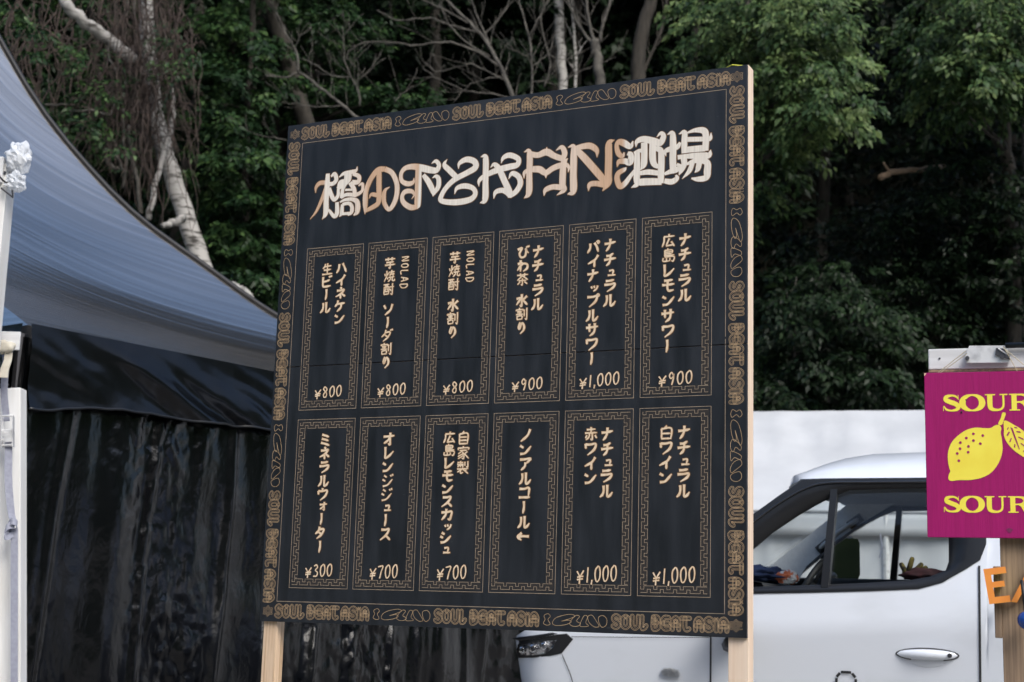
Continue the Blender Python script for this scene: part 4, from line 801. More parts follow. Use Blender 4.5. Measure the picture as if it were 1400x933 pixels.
# windscreen
mb = MB(); rows = []
for j in range(9):
    t = j / 8; r = []
    for k2 in range(13):
        v = k2 / 12; u = 2 * v - 1; yb0 = gy(1.09) + .01; yt0 = gy(1.65) + .01
        x = .74 + (1.42 - .74) * t - (.16 * (1 - t) + .15 * t) * (1 - u * u); z = 1.095 + (1.648 - 1.095) * t + .05 * (1 - t) * (1 - u * u)
        y0 = yb0 + (yt0 - yb0) * t; r.append(Vector((x, y0 + (VW - 2 * y0) * v, z)))
    rows.append(r)
mb.grid(rows); mb.build('windscreen', M['glass'], van, smooth=True)
# headlight
hp = [(.028, .890), (.031, .85), (.012, .80), (.030, .778), (.10, .783), (.18, .795), (.245, .808), (.300, .872), (.272, .893), (.225, .889), (.15, .872), (.08, .857)]
def skin_fan(name, pts, m, parent, off, n=10):
    """patch lying on the curved body skin"""
    c = (sum(p[0] for p in pts) / len(pts), sum(p[1] for p in pts) / len(pts)); rows = []
    for j in range(n + 1):
        t = max(j / n, .001); rows.append([on_skin(c[0] + (p[0] - c[0]) * t, c[1] + (p[1] - c[1]) * t, off) for p in pts])
    mb = MB(); mb.grid(rows, 0, True); return mb.build(name, m, parent, smooth=True)
hl = empty('headlight', (0, 0, 0)); hl.parent = van
skin_fan('housing', [(.022, .862), (.024, .848), (.008, .80), (.022, .772), (.10, .776), (.19, .788), (.252, .803), (.310, .874), (.276, .899), (.22, .893), (.15, .877), (.08, .862)], M['black_plastic'], hl, .003)
skin_fan('reflector', [(.020, .838), (.014, .80), (.03, .784), (.10, .788), (.17, .80), (.205, .83), (.225, .866), (.15, .858), (.08, .845)], M['reflector'], hl, .005)
for (a, b_, r_) in ((.05, .812, .018), (.105, .822, .022), (.16, .835, .02)):
    mb = MB(); mb.ball(on_skin(a, b_, .012), r_); mb.build('bulb_lens', M['lens'], hl, smooth=True)
for (x0, x1, z0, z1) in ((.09, .145, .812, .816), (.10, .16, .840, .844), (.03, .09, .83, .834)):
    mb = MB(); mb.grid([[on_skin(x0 + (x1 - x0) * i / 6, zz + .012 * i / 6, .009) for i in range(7)] for zz in (z0, z1)]); mb.build('slat', M['dark_steel'], hl)
skin_fan('brow', [(-.01, .868), (.02, .858), (.08, .862), (.16, .879), (.23, .897), (.20, .902), (.12, .888), (.04, .876)], M['black_plastic'], hl, .007)
# shut lines
def shut(name, pts, wd=.007, off=.0055, n=10):
    mb = MB(); P = catmull(pts, n) if len(pts) > 2 else [tuple(np.array(pts[0]) + (np.array(pts[1]) - np.array(pts[0])) * i / 24) for i in range(25)]
    rows = []
    for i, (x, z) in enumerate(P):
        a = P[max(0, i - 1)]; b_ = P[min(len(P) - 1, i + 1)]; t = np.array(b_) - np.array(a); t = t / np.linalg.norm(t); nn = np.array([-t[1], t[0]]) * wd / 2
        rows.append([on_skin(x + nn[0], z + nn[1], off), on_skin(x - nn[0], z - nn[1], off)])
    mb.grid(rows); return mb.build(name, M['rubber'], van)
shut('door_gap', [(1.006, 1.10), (1.0055, .42)], .008); shut('door_gap', [(2.236, 1.26), (2.222, .42)], .010)
shut('panel_gap', [(.255, .797), (.315, .66), (.35, .45)], .004)
shut('panel_gap', [(.30, .885), (.62, .893), (1.0, .905)], .003)
# side marker
skin_fan('side_marker', [(.762, .735), (.775, .752), (.81, .757), (.85, .748), (.858, .726), (.845, .714), (.80, .714), (.77, .72)], M['marker'], van, .006)
skin_fan('marker_lens', [(.757, .735), (.772, .756), (.81, .761), (.853, .752), (.863, .726), (.848, .710), (.80, .710), (.767, .717)], M['lens'], van, .011)
# door handle; a raised dome below imitates the shading of a recess
dh = empty('door_handle', (0, 0, 0)); dh.parent = van
def ell(cx, cz, rx, rz, n=24): return [(cx + rx * math.cos(2 * math.pi * i / n), cz + rz * math.sin(2 * math.pi * i / n)) for i in range(n)]
skin_fan('surround', ell(2.002, .862, .140, .030), M['dark_steel'], dh, .003)
mb = MB(); rows = []
for i in range(21):
    t = i / 20; a = -.132 + .264 * t; h = .024 * math.sqrt(max(0, 1 - (2 * t - 1) ** 2)) + .001
    c = on_skin(2.002 + a, .862, .006); rows.append([c + Vector((0, -.028 * math.sin(math.pi * t) * max(0, math.sin(q)) - .002, h * math.cos(q))) for q in np.linspace(0, 2 * math.pi, 12)[:-1]])
mb.grid(rows, 0, True); mb.build('grip', M['white_paint'], dh, smooth=True)
mb = MB(); rows = []
for i in range(9):
    rows.append([on_skin(2.002 + .082 * math.cos(math.pi + math.pi * k2 / 20) * (i / 8), .842 + .036 * math.sin(math.pi + math.pi * k2 / 20) * (i / 8), .0015 + .006 * (1 - (i / 8) ** 2)) for k2 in range(21)])
mb.grid(rows); mb.build('recess_shading_dome', M['white_paint'], dh, smooth=True)
mb = MB(); c = on_skin(2.102, .862, .018); mb.tube([c, c + Vector((0, -.01, 0))], .010, 12); mb.build('keyhole', M['dark_steel'], dh)
# dashed black emblem at the bottom of the door
for seg in ([(1.617, .770), (1.664, .770)], [(1.668, .766), (1.683, .748)], [(1.613, .766), (1.598, .748)], [(1.684, .742), (1.684, .69)], [(1.597, .742), (1.597, .69)]):
    shut('door_emblem', seg, .012, .006)
# wing mirrors
MIRC = Vector((1.27, 1.86, 1.36))
for mr_ in (False, True):
    wm = empty('wing_mirror', (0, 0, 0)); wm.parent = van
    if not mr_: c0 = S(1.10, .99, -.13); hx, hy, hz_ = .085, .10, .055
    else: c0 = MIRC; hx, hy, hz_ = .06, .12, .135
    mb = MB(); rows = []
    for i in range(9):
        t = i / 8; k2 = (1 - abs(2 * t - 1) ** 4) ** .5 if 0 < i < 8 else .12; k2 = max(k2, .12); xx = -hx + 2 * hx * t
        rows.append([c0 + Vector((xx, hy * k2 * (abs(math.cos(q)) ** .5) * math.copysign(1, math.cos(q)), hz_ * k2 * (abs(math.sin(q)) ** .5) * math.copysign(1, math.sin(q)))) for q in np.linspace(0, 2 * math.pi, 24)[:-1]])
    mb.grid(rows, 0, True)
    Rm = Matrix.Translation(c0) @ Matrix.Rotation(R(-38), 4, 'Z') @ Matrix.Translation(-c0) if mr_ else Matrix.Identity(4)
    mb.v = [tuple(Rm @ Vector(p)) for p in mb.v]
    mb.build('shell', M['black_plastic'], wm, smooth=True)
    q = c0 + Vector((hx * .93, 0, 0)); mb = MB(); mb.add([Rm @ (q + Vector((0.006, a * hy * .86, b_ * hz_ * .86))) for a, b_ in ((-1, -.8), (-.85, -1), (.85, -1), (1, -.8), (1, .8), (.85, 1), (-.85, 1), (-1, .8))], [tuple(range(8))]); mb.build('mirror_glass', M['mirror'], wm)
    mb = MB(); yb = .03 if not mr_ else VW - .03; mb.tube([c0 + Vector((0, 0, -.09)), Vector((c0.x - .05, yb, c0.z - .12))], [.025, .035], 8); mb.build('arm', M['black_plastic'], wm, smooth=True)
# interior: far pillar trim, far divider, door card, dash, wheel, seats, headliner
p2 = [(.86, 1.20), (.934, 1.271), (1.433, 1.668), (1.80, 1.712), (1.80, 1.673), (1.646, 1.655), (1.46, 1.545), (1.29, 1.425), (1.15, 1.30), (1.10, 1.21)]
mb = MB(); pp = [Vector((x, 1.46, z)) for x, z in p2]; n = len(pp)
mb.add(pp + [q + Vector((0, .05, 0)) for q in pp], [tuple(range(n))] + [(i, (i + 1) % n, n + (i + 1) % n, n + i) for i in range(n)]); mb.build('pillar_trim', M['trim'], van, bevel=.008)
for (xa, za, xb, zb) in ((1.225, 1.385, 1.29, 1.44), (1.40, 1.525, 1.47, 1.575)):
    mb = MB(); mb.tube([Vector((xa, 1.462, za)), Vector((xb, 1.462, zb))], .026, 10); mb.build('grab_recess', M['seat'], van, smooth=True)
mb = MB(); mb.tube([Vector((1.238, 1.45, 1.398)), Vector((1.35, 1.41, 1.485)), Vector((1.455, 1.45, 1.563))], .014, 8); mb.build('grab_handle', M['trim'], van, smooth=True)
mb = MB(); mb.add([Vector((x, y, z)) for y in (1.53, 1.56) for x, z in ((1.608, 1.23), (1.645, 1.23), (1.685, 1.665), (1.655, 1.665))], [(0, 1, 2, 3), (4, 7, 6, 5), (0, 4, 5, 1), (1, 5, 6, 2), (2, 6, 7, 3), (3, 7, 4, 0)]); mb.build('window_divider', M['black_plastic'], van)
mb = MB(); mb.box(.95, 2.2, 1.52, 1.60, .5, 1.235); mb.build('door_card', M['dash'], van, bevel=.015)
mb = MB(); mb.grid([[Vector((x, y, 1.645 + .10 * math.sin(math.pi * (y - .2) / 1.3) * min(1, (x - 1.35) / .3 + .2))) for y in np.linspace(.18, 1.52, 9)] for x in np.linspace(1.36, 4.2, 9)]); mb.build('headlining', M['trim'], van, smooth=True)
mb = MB(); rows = []
for y in np.linspace(.12, 1.56, 12):
    rows.append([Vector((x, y, z)) for x, z in ((.60, 1.0), (.62, 1.12), (.80, 1.165), (1.10, 1.185), (1.22, 1.17), (1.26, 1.10), (1.22, .7))])
mb.grid(rows); mb.build('dashboard', M['dash'], van, smooth=True)
mb = MB(); c = Vector((1.385, .45, 1.14)); ax = Matrix.Rotation(R(-62), 4, 'Y'); mb.tube([c + (ax @ Vector((.17 * math.cos(t), .17 * math.sin(t), 0))) for t in np.linspace(0, 2 * math.pi, 37)], .016, 8, cap=False)
for t in (0.0, 2.1, 4.2): mb.tube([c, c + (ax @ Vector((.17 * math.cos(t), .17 * math.sin(t), 0)))], .012, 6)
mb.ball(c, .05); mb.build('steering_wheel', M['rubber'], van, smooth=True)
for y0 in (.22, 1.0):
    s_ = empty('seat', (0, 0, 0)); s_.parent = van
    mb = MB(); mb.box(1.95, 2.08, y0, y0 + .48, .62, 1.12); mb.build('backrest', M['seat'], s_, bevel=.05)
    mb = MB(); mb.box(1.45, 2.02, y0, y0 + .48, .52, .66); mb.build('cushion', M['seat'], s_, bevel=.05)
for xw in (.62, 3.45):
    for y0 in (.02, VW - .20):
        wl = empty('wheel', (xw, y0, .31)); wl.parent = van
        mb = MB(); mb.tube([(0, 0, 0), (0, .03, 0), (0, .15, 0), (0, .18, 0)], [.28, .31, .31, .28], 32); mb.build('tyre', M['rubber'], wl, smooth=True)
        mb = MB(); mb.tube([(0, -.006, 0), (0, .02, 0)], [.19, .20], 24); mb.build('rim', M['steel'], wl)
mb = MB(); mb.box(.0, 4.2, .15, 1.55, .24, .30); mb.build('underbody', M['rubber'], van)

def vw(p): return Matrix.Translation(VO) @ Matrix.Rotation(-VY, 4, 'Z') @ Vector(p)
# things lying inside the van
q = vw((1.12, .52, 1.185)); c_ = empty('folded_cloth', q, -VY, 'dark blue cloth lying on the van dashboard behind the glass', 'cloth')
crumple((0, 0, .03), .11, (1.2, 1.0, .38), 3.3, .5).build('fabric', mat('navy_cloth', (.03, .045, .11), (.05, .07, .15), .9, 30), c_, smooth=True)
MB().box(-.02, .05, -.03, .03, .064, .075).build('white_tag', M['white_wood'], c_, bevel=.003)
q = vw((1.27, .46, 1.175)); c_ = empty('snack_packet', q, -VY + .3, 'orange and white packet on the dashboard beside the steering wheel', 'packet')
crumple((0, 0, .03), .045, (1.2, .5, .75), 8.3, .3).build('wrapper', mat('packet_wrap', (.65, .16, .06), (.7, .72, .75), .4, 14, lo=.49, hi=.52), c_)
q = vw((1.98, .14, 1.20)); c_ = empty('work_glove', q, -VY, 'red and yellow work glove propped inside the van window', 'glove')
mb = crumple((0, 0, .02), .075, (1.35, .6, .38), 6.1, .3); mb.build('palm', mat('glove_red', (.05, .012, .014), (.025, .008, .01), .9, 20), c_, smooth=True)
for i, (dx, tilt, l) in enumerate(((-.085, -.5, .05), (-.075, .3, .075), (-.05, .75, .06), (-.03, 1.0, .05))):
    mb = MB(); a = Vector((dx, 0, .03)); d_ = Vector((math.sin(tilt), .1 * i - .1, math.cos(tilt))); mb.tube([a, a + d_ * l * .5, a + d_ * l * .9, a + d_ * l], [.012, .0125, .011, .005], 8); mb.build('finger', mat('glove_finger', (.16, .12, .02), (.012, .012, .012), .9, 45), c_, smooth=True)

# ------------------------------------------------------------------ magenta lemon sign, beam, post, letters
M['magenta_dark'] = mat('magenta_knot', (.13, .012, .06), (.22, .008, .10), .7, 180)
SY = R(18); SO = Vector((1.20289442, 4.3, 0))
def sempty(name, p, label, cat, group=None):
    q = Matrix.Translation(SO) @ Matrix.Rotation(-SY, 4, 'Z') @ Vector(p); return empty(name, q, -SY, label, cat, group)
SZ0, SZ1, SW = 1.243, 1.720, .345
sign = sempty('lemon_sign', (0, 0, SZ0), 'magenta hanging sign with a yellow lemon and the word SOUR painted twice', 'sign')
MB().box(0.004, SW, 0, .012, 0, SZ1 - SZ0).build('board', M['magenta'], sign, bevel=.0015)
def sp(x, z): return (x, z - SZ0)
def letters(name, x0, z0, h):
    mb = MB(); c = [0]
    def st(pts, closed=False, per=8, smooth=True):
        P = catmull(pts, per, closed) if smooth else catmull([pts[0], pts[1]], 2)
        ribbon(mb, [(x0 + a * h, z0 - SZ0 + b_ * h, w_ * h) for a, b_, w_ in P], -.0008 - c[0] * 8e-6); c[0] += 1
    # S O U R, wide slab serif letters; unit height 1
    sx_ = lambda L_: [(a * 1.14, b_, w_ * 1.08) for a, b_, w_ in L_]; ux = lambda L_: [((a - 2.22) * 1.24 + 2.44, b_, w_ * 1.12) for a, b_, w_ in L_]; rx = lambda L_: [((a - 3.40) * 1.24 + 3.80, b_, w_ * 1.12) for a, b_, w_ in L_]
    st(sx_([(.80, .98, .03), (.80, .74, .03)]), smooth=False)
    st(sx_([(.82, .70, .04), (.70, .88, .10), (.48, .95, .11), (.22, .88, .19), (.18, .70, .25), (.38, .57, .26), (.66, .44, .26), (.80, .27, .25), (.70, .10, .17), (.44, .045, .10), (.20, .12, .11), (.07, .33, .04)]))
    st(sx_([(.05, .02, .03), (.05, .30, .03)]), smooth=False)
    st([(1.71 + .56 * math.cos(t), .5 + .46 * math.sin(t), .10 + .27 * abs(math.cos(t)) ** 1.5) for t in np.linspace(0, 2 * math.pi, 25)[:-1]], True, 3)
    st(ux([(2.44, 1.0, .26), (2.44, .34, .26), (2.52, .12, .20), (2.76, .05, .12), (2.96, .12, .11), (3.05, .34, .10), (3.05, .99, .10)]))
    for a, b_ in ((2.22, 2.68), (2.88, 3.24)): st([(p, q_, .07) for p, q_, _ in ux([(a, .965, .07), (b_, .965, .07)])], smooth=False)
    st(rx([(3.62, .99, .26), (3.62, .01, .26)]), smooth=False)
    for z_ in (.965, .035): st([(p, q_, .07) for p, q_, _ in rx([(3.40, z_, .07), (3.88, z_, .07)])], smooth=False)
    st(rx([(3.6, .95, .08), (3.98, .94, .10), (4.18, .84, .2), (4.20, .66, .22), (4.02, .53, .10), (3.7, .50, .08)])); st(rx([(3.92, .50, .10), (4.08, .42, .2), (4.22, .14, .22), (4.38, .05, .10), (4.52, .10, .04)]))
    return mb.build(name, M['yellow'], sign)
MB().add([(.0042, -.0009, SZ1 - SZ0 - .001), (.011, -.0009, SZ1 - SZ0 - .001), (.008, -.0009, SZ1 - SZ0 - .006), (.0042, -.0009, SZ1 - SZ0 - .010)], [(0, 1, 2, 3)]).build('paint_chip', M['wood'], sign)
for cx_, cz_, r_ in ((.228, .022, .008), (.12, .395, .003)):
    MB().add([(cx_ + r_ * math.cos(t) * (1 + .25 * math.sin(3 * t)), -.0009, cz_ + r_ * .8 * math.sin(t)) for t in np.linspace(0, 2 * math.pi, 15)[:-1]], [tuple(range(14))]).build('knot', M['magenta_dark'], sign)
letters('lettering', .0535, 1.6055, .0485); letters('lettering', .0495, 1.3145, .0465)
def lem(px, py):  # lemon outline taken from its painted shape, 758 x 933 grid, in sign units
    X = .0045 + (px - 0) / 5.83 * .00203; return (X, 1.582 - py / 5.83 * .002105)
def poly(name, pts, m, y, parent=sign, closed_smooth=True):
    P = catmull([lem(*p) for p in pts], 5, True)[:-1] if closed_smooth else [lem(*p) for p in pts]
    mb = MB(); mb.add([(x, y, z - SZ0) for x, z in P], [tuple(range(len(P)))]); return mb.build(name, m, parent)
LO = [(175, 475), (195, 492), (260, 486), (355, 484), (450, 462), (525, 415), (580, 335), (606, 250), (603, 160), (596, 110), (602, 75), (585, 48), (555, 52), (515, 72), (460, 72), (400, 68), (330, 85), (260, 130), (205, 190), (178, 260), (175, 330), (185, 395), (192, 415), (180, 440)]
lemo = poly('lemon', LO, M['yellow'], -.0008)
for px, py in ((382, 118), (455, 132), (325, 151), (381, 171), (277, 187), (434, 196), (340, 218), (273, 236), (250, 274), (337, 264), (261, 332)):
    poly('pip', [(px + 11 * math.cos(t), py + 11 * math.sin(t)) for t in np.linspace(0, 2 * math.pi, 9)[:-1]], M['magenta'], -.0014, lemo)
poly('stem', [(578, 38), (598, 50), (612, 40), (630, -10), (640, -40), (628, -52), (612, -45), (600, -5)], M['yellow'], -.0011)
lf = poly('leaf', [(628, 14), (622, 90), (622, 140), (650, 200), (700, 255), (770, 305), (840, 330), (862, 322), (850, 250), (820, 160), (770, 95), (700, 48)], M['yellow'], -.0009)
for a in ([(672, 65), (690, 75), (740, 240), (736, 248), (700, 150)], [(640, 130), (660, 100), (668, 108), (650, 138)], [(660, 185), (675, 150), (682, 158), (668, 188)], [(645, 85), (655, 65), (660, 72), (650, 90)], [(700, 65), (722, 68), (728, 78), (705, 74)], [(718, 98), (748, 100), (752, 114), (722, 108)], [(730, 140), (770, 158), (772, 170), (735, 152)], [(695, 225), (700, 200), (708, 205), (704, 232)], [(748, 190), (790, 220), (790, 232), (750, 202)], [(765, 250), (815, 285), (812, 295), (768, 262)]):
    poly('leaf_vein', a, M['magenta'], -.0014, lf, False)
MB().tube([(.105, -.0008, .36), (.108, -.0014, .36)], .003, 8).build('nail', M['cord'], sign)
mb = MB()
for a, b_ in (((.043, .004, SZ1 - SZ0), (.122, -.015, .536)), ((.050, .004, SZ1 - SZ0), (.126, -.012, .53)), ((.262, .004, SZ1 - SZ0), (.226, -.015, .548)), ((.300, .004, SZ1 - SZ0), (.228, -.012, .542))): mb.tube([a, b_], .0012, 5)
mb.build('twine', M['twine'], sign)
beam = sempty('white_beam', (.0, .10, 0), 'white painted wooden beam fixed across the post top behind the magenta sign', 'beam')
MB().box(.016, 1.3, -.078, -.043, 1.733, 1.794).build('plank', M['white_wood'], beam, bevel=.003)
MB().box(.016, 1.3, -.076, -.045, 1.726, 1.7325).build('underside_batten', M['wood_old'], beam)
MB().tube([(.048, -.0785, 1.765), (.048, -.080, 1.765)], .003, 10).build('nail', M['dark_steel'], beam)
brk = sempty('metal_latch', (.0, 0, 1.74), 'scuffed metal latch plate bolted to the white beam above the sign', 'latch')
mb = MB(); mb.prism([(.119, .022), (.122, .008), (.242, .006), (.246, .020), (.233, .056), (.132, .058)], .004, .016); mb.build('plate', M['steel'], brk, bevel=.002)
mb = MB(); mb.prism([(.203, .028), (.214, .024), (.244, .014), (.242, .030), (.226, .046), (.206, .048)], -.004, .0035); mb.build('lever', M['dark_steel'], brk, bevel=.001)
for a, b_ in ((.126, .020), (.222, .022), (.237, .022)):
    MB().tube([(a, -.008, b_), (a, .006, b_)], .006, 12).build('bolt', M['dark_steel'], brk)
MB().tube([(.212, -.006, .046), (.238, -.006, .026)], .002, 6).build('spring', M['white_wood'], brk)
rod = sempty('black_rod', (0, 0, 1.79), 'black rod lying along the top of the white beam', 'rod')
MB().tube([(.232, .006, .006), (1.3, .006, .012)], .0085, 10).build('bar', M['black_plastic'], rod, smooth=True)
post = sempty('sign_post', (.201, .03, 0), 'broad weathered timber post standing behind the magenta sign', 'post')
MB().box(0, .16, 0, .03, 0, 1.72).build('board', M['wood_old'], post, bevel=.002)
MB().box(-.020, .0, -.004, .022, .965, 1.165).build('batten', M['wood_old'], post, bevel=.002)
def cutout(name, polys, p, rz, label):
    e = sempty(name, p, label, 'cut-out letter', 'orange cut-out letters on the post')
    mb = MB()
    for P in polys: mb.prism(P, 0, .022, 0, 1)
    o = mb.build('face', [M['orange'], M['lime']], e, bevel=.0008); o.rotation_euler = (0, rz, 0); return e
EL = [(0, 0), (.058, 0), (.058, .018), (.018, .018), (.018, .044), (.050, .044), (.050, .060), (.018, .060), (.018, .080), (.060, .080), (.060, .098), (0, .098)]
cutout('cutout_letter', [EL], (.168, -.005, 1.058), R(-8), 'orange cut-out letter E with yellow-green edge on the post below the sign')
AL = [(0, 0), (.018, 0), (.034, .040), (.060, .040), (.066, 0), (.084, 0), (.064, .112), (.046, .112)]
AL = [(0, 0), (.016, 0), (.030, .034), (.058, .034), (.062, 0), (.080, 0), (.062, .112), (.044, .112)]
cutout('cutout_letter', [AL], (.226, -.004, 1.066), R(6), 'orange cut-out letter A with yellow-green edge beside the letter E')
bl = sempty('blue_ball', (.266, -.03, 1.016), 'glossy blue ball hanging on a black stem under the orange letter A', 'ball')
mb = MB(); mb.ball((0, 0, 0), .026, 20, 12); mb.build('sphere', M['blue'], bl, smooth=True)
mb = MB(); mb.tube([(-.002, 0, .022), (-.010, .0, .11)], .005, 8); mb.build('stem', M['cord'], bl, smooth=True)

# ------------------------------------------------------------------ forest
rng = np.random.default_rng(11)
def leaf_mesh(name, base, dirv, nrm, ln, wd, tint, m, parent):
    n = len(base); side_ = np.cross(dirv, nrm); side_ /= np.maximum(np.linalg.norm(side_, axis=1, keepdims=True), 1e-6)
    up_ = np.cross(side_, dirv); ln = ln[:, None]; wd = wd[:, None]
    mid = base + dirv * ln * .45
    V = np.empty((n, 4, 3)); V[:, 0] = base; V[:, 1] = mid + side_ * wd + up_ * wd * .35; V[:, 2] = base + dirv * ln - up_ * ln * .08; V[:, 3] = mid - side_ * wd + up_ * wd * .35
    me = D.meshes.new(name); me.vertices.add(n * 4); me.vertices.foreach_set('co', V.ravel().astype(np.float32))
    me.loops.add(n * 4); me.loops.foreach_set('vertex_index', np.arange(n * 4, dtype=np.int32))
    me.polygons.add(n); me.polygons.foreach_set('loop_start', np.arange(0, n * 4, 4, dtype=np.int32)); me.polygons.foreach_set('loop_total', np.full(n, 4, np.int32))
    me.update(calc_edges=True); me.materials.append(m)
    a = me.attributes.new('tint', 'FLOAT', 'FACE'); a.data.foreach_set('value', tint.astype(np.float32))
    o = D.objects.new(name, me); COL.objects.link(o)
    if parent is not None: o.parent = parent
    return o
def foliage(blobs, leaf=.10, density=1.0, per=46, droop=.5, flat=.45, org=Vector((0, 0, 0)), tintbias=0.0):
    """sprays of leaves spread through ellipsoid clumps: (centre, rx, ry, rz, sprays)"""
    B, Dv, Nn, Ln, Wd, Ti = [], [], [], [], [], []
    for (c, rx, ry, rz, ns) in blobs:
        ns = max(3, int(ns * density)); u = rng.normal(size=(ns, 3)); u /= np.linalg.norm(u, axis=1, keepdims=True)
        rad = rng.random((ns, 1)) ** .45; cen = np.array(c) + u * rad * np.array([rx, ry, rz])
        # storeys: pull the sprays towards a few levels so that gaps open between them
        lev = rz * .45; zq = np.round((cen[:, 2] - c[2]) / lev + rng.normal(size=ns) * .16) * lev + c[2]; cen[:, 2] = cen[:, 2] * .35 + zq * .65
        d = u * np.array([1, 1, .25]) + rng.normal(size=(ns, 3)) * .35 + np.array([0, -.35, -.05]); d /= np.linalg.norm(d, axis=1, keepdims=True)
        L_ = rng.uniform(.35, .75, ns) * min(1.0, max(.55, (rx + rz) / 1.6))
        s = np.cross(d, np.array([0, 0, 1.0])); s /= np.maximum(np.linalg.norm(s, axis=1, keepdims=True), 1e-6)
        stint = rng.random(ns)
        for i in range(ns):
            t = rng.uniform(.05, 1, per); lat = rng.uniform(-1, 1, per) * flat * L_[i] * (1 - np.abs(t - .45) * .9)
            p = cen[i] + d[i] * (L_[i] * t)[:, None] + s[i] * lat[:, None]
            p[:, 2] -= droop * L_[i] * t * t * .6 + np.abs(lat) * .35; p += rng.normal(size=(per, 3)) * .025
            ld = d[i] * .55 + s[i] * (np.sign(lat) * .55)[:, None] + np.array([0, -.10, -.55 * droop - .15]) + rng.normal(size=(per, 3)) * .28
            ld /= np.linalg.norm(ld, axis=1, keepdims=True)
            nn = np.array([0, -.55, .75]) + rng.normal(size=(per, 3)) * .30; nn /= np.linalg.norm(nn, axis=1, keepdims=True)
            B.append(p - np.array(org)); Dv.append(ld); Nn.append(nn); l = leaf * rng.uniform(.5, 1.3, per) * rng.uniform(.8, 1.2); Ln.append(l); Wd.append(l * rng.uniform(.17, .27, per))
            Ti.append(np.clip(.30 + tintbias + .62 * (stint[i] - .5) + rng.normal(size=per) * .16 + .2 * (rad[i, 0] - .5), 0, 1))
    return [np.concatenate(a) for a in (B, Dv, Nn, Ln, Wd, Ti)]
def blob(px, py, rx, ry, Y, n, depth=1.0):
    c = at(px, py, Y); k = Y / F_PX; return (tuple(c), rx * k, depth, ry * k, n)
def wobble_path(a, b_, n, amp, seed):
    a, b_ = Vector(a), Vector(b_); out = []
    for i in range(n + 1):
        t = i / n; p = a.lerp(b_, t); p += Vector((nz3(t * 2.5, seed, 0), nz3(t * 2.5, seed, 5), .3 * nz3(t * 2.5, seed, 9))) * amp * math.sin(math.pi * min(1, t * 1.2)); out.append(p)
    return out
def tree(name, label, cat, group, trunk_px, Y, blobs, leafm, leaf=.10, density=1.0, r0=.12, barkm='bark', top=None, **kw):
    """trunk_px: photo positions the trunk passes through, lowest first"""
    p0 = at(*trunk_px[0], Y); root = Vector((p0.x, Y, hz(p0.x, Y) - .1))
    e = empty(name, root, 0, label, cat, group)
    pts = [root] + [at(px, py, Y) for px, py in trunk_px]
    if top: pts.append(pts[-1] + Vector(top))
    P = [Vector(q) for q in catmull([tuple(p) for p in pts], 6)]; n = len(P)
    P = [p + Vector((.05 * nz3(i * .5, Y, 1), .05 * nz3(i * .5, Y, 2), 0)) for i, p in enumerate(P)]
    mb = MB(); mb.tube([p - root for p in P], [r0 * (1 - .65 * i / n) for i in range(n)], 9)
    t = mb.build('trunk', M[barkm], e, smooth=True)
    if blobs:
        for (c, rx, ry, rz, ns) in blobs:
            br = MB(); c = Vector(c); j = min(range(n), key=lambda i: (P[i] - c).length + max(0, P[i].z - c.z) * .5)
            for q in range(3):
                tgt = c + Vector((rnd.uniform(-.7, .7) * rx, rnd.uniform(-.7, .2) * ry, rnd.uniform(-.6, .6) * rz))
                W = wobble_path(P[j], tgt, 8, .25, rnd.random() * 50); br.tube([w_ - root for w_ in W], [max(.006, r0 * .28 * (1 - i / 8.5)) for i in range(9)], 5)
            br.build('branch', M[barkm], e, smooth=True)
        a = foliage(blobs, leaf, density, org=root, **kw); leaf_mesh('crown', *a, leafm, e)
    return e
G1 = 'leafy trees at the forest edge'
# right of the board: hanging beech boughs
tree('broadleaf_tree', 'tree with bright hanging leafy boughs just behind the top right corner of the menu board', 'tree', G1, [(1010, 380), (1000, 200), (1020, 60)], 19.0,
     [blob(1085, 55, 90, 50, 17.6, 105), blob(1010, 40, 80, 40, 18, 75), blob(1115, 115, 62, 36, 17.2, 60), blob(1060, 125, 60, 40, 17.5, 55), blob(1140, 150, 38, 24, 17, 26), blob(1095, 175, 30, 22, 17.1, 16), blob(965, 65, 35, 20, 18, 16), blob(1050, -30, 140, 50, 18, 90), blob(1050, 210, 30, 24, 18.2, 12), blob(1035, 260, 20, 20, 18.2, 8)], M['leaf_beech'], .095, density=.85, tintbias=.20, droop=1.0, top=(0, 0, 3.5))
tree('broadleaf_tree', 'tall leafy tree filling the top right corner of the photo', 'tree', G1, [(1382, 330), (1376, 190), (1365, 60)], 18.8,
     [blob(1310, 50, 80, 45, 17.8, 80), blob(1370, 40, 80, 60, 18, 80), blob(1325, 110, 60, 32, 17.4, 52), blob(1262, 25, 34, 16, 18, 10), blob(1300, 92, 34, 22, 17.6, 20), blob(1385, 120, 50, 40, 17.8, 40), blob(1310, 145, 26, 16, 17.4, 12), blob(1330, -40, 120, 50, 18, 90), blob(1440, 60, 60, 80, 18, 60)], M['leaf_beech'], .095, density=.85, tintbias=.12, droop=1.0, top=(0, 0, 3.5))
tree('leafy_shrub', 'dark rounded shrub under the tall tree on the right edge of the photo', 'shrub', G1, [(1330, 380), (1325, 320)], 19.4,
     [blob(1310, 265, 80, 40, 18.8, 60), blob(1380, 300, 60, 60, 19, 60), blob(1250, 300, 60, 40, 19.4, 36), blob(1330, 340, 80, 40, 19, 45), blob(1400, 380, 60, 60, 19, 40)], M['leaf_dark'], .10, tintbias=.02, r0=.06)
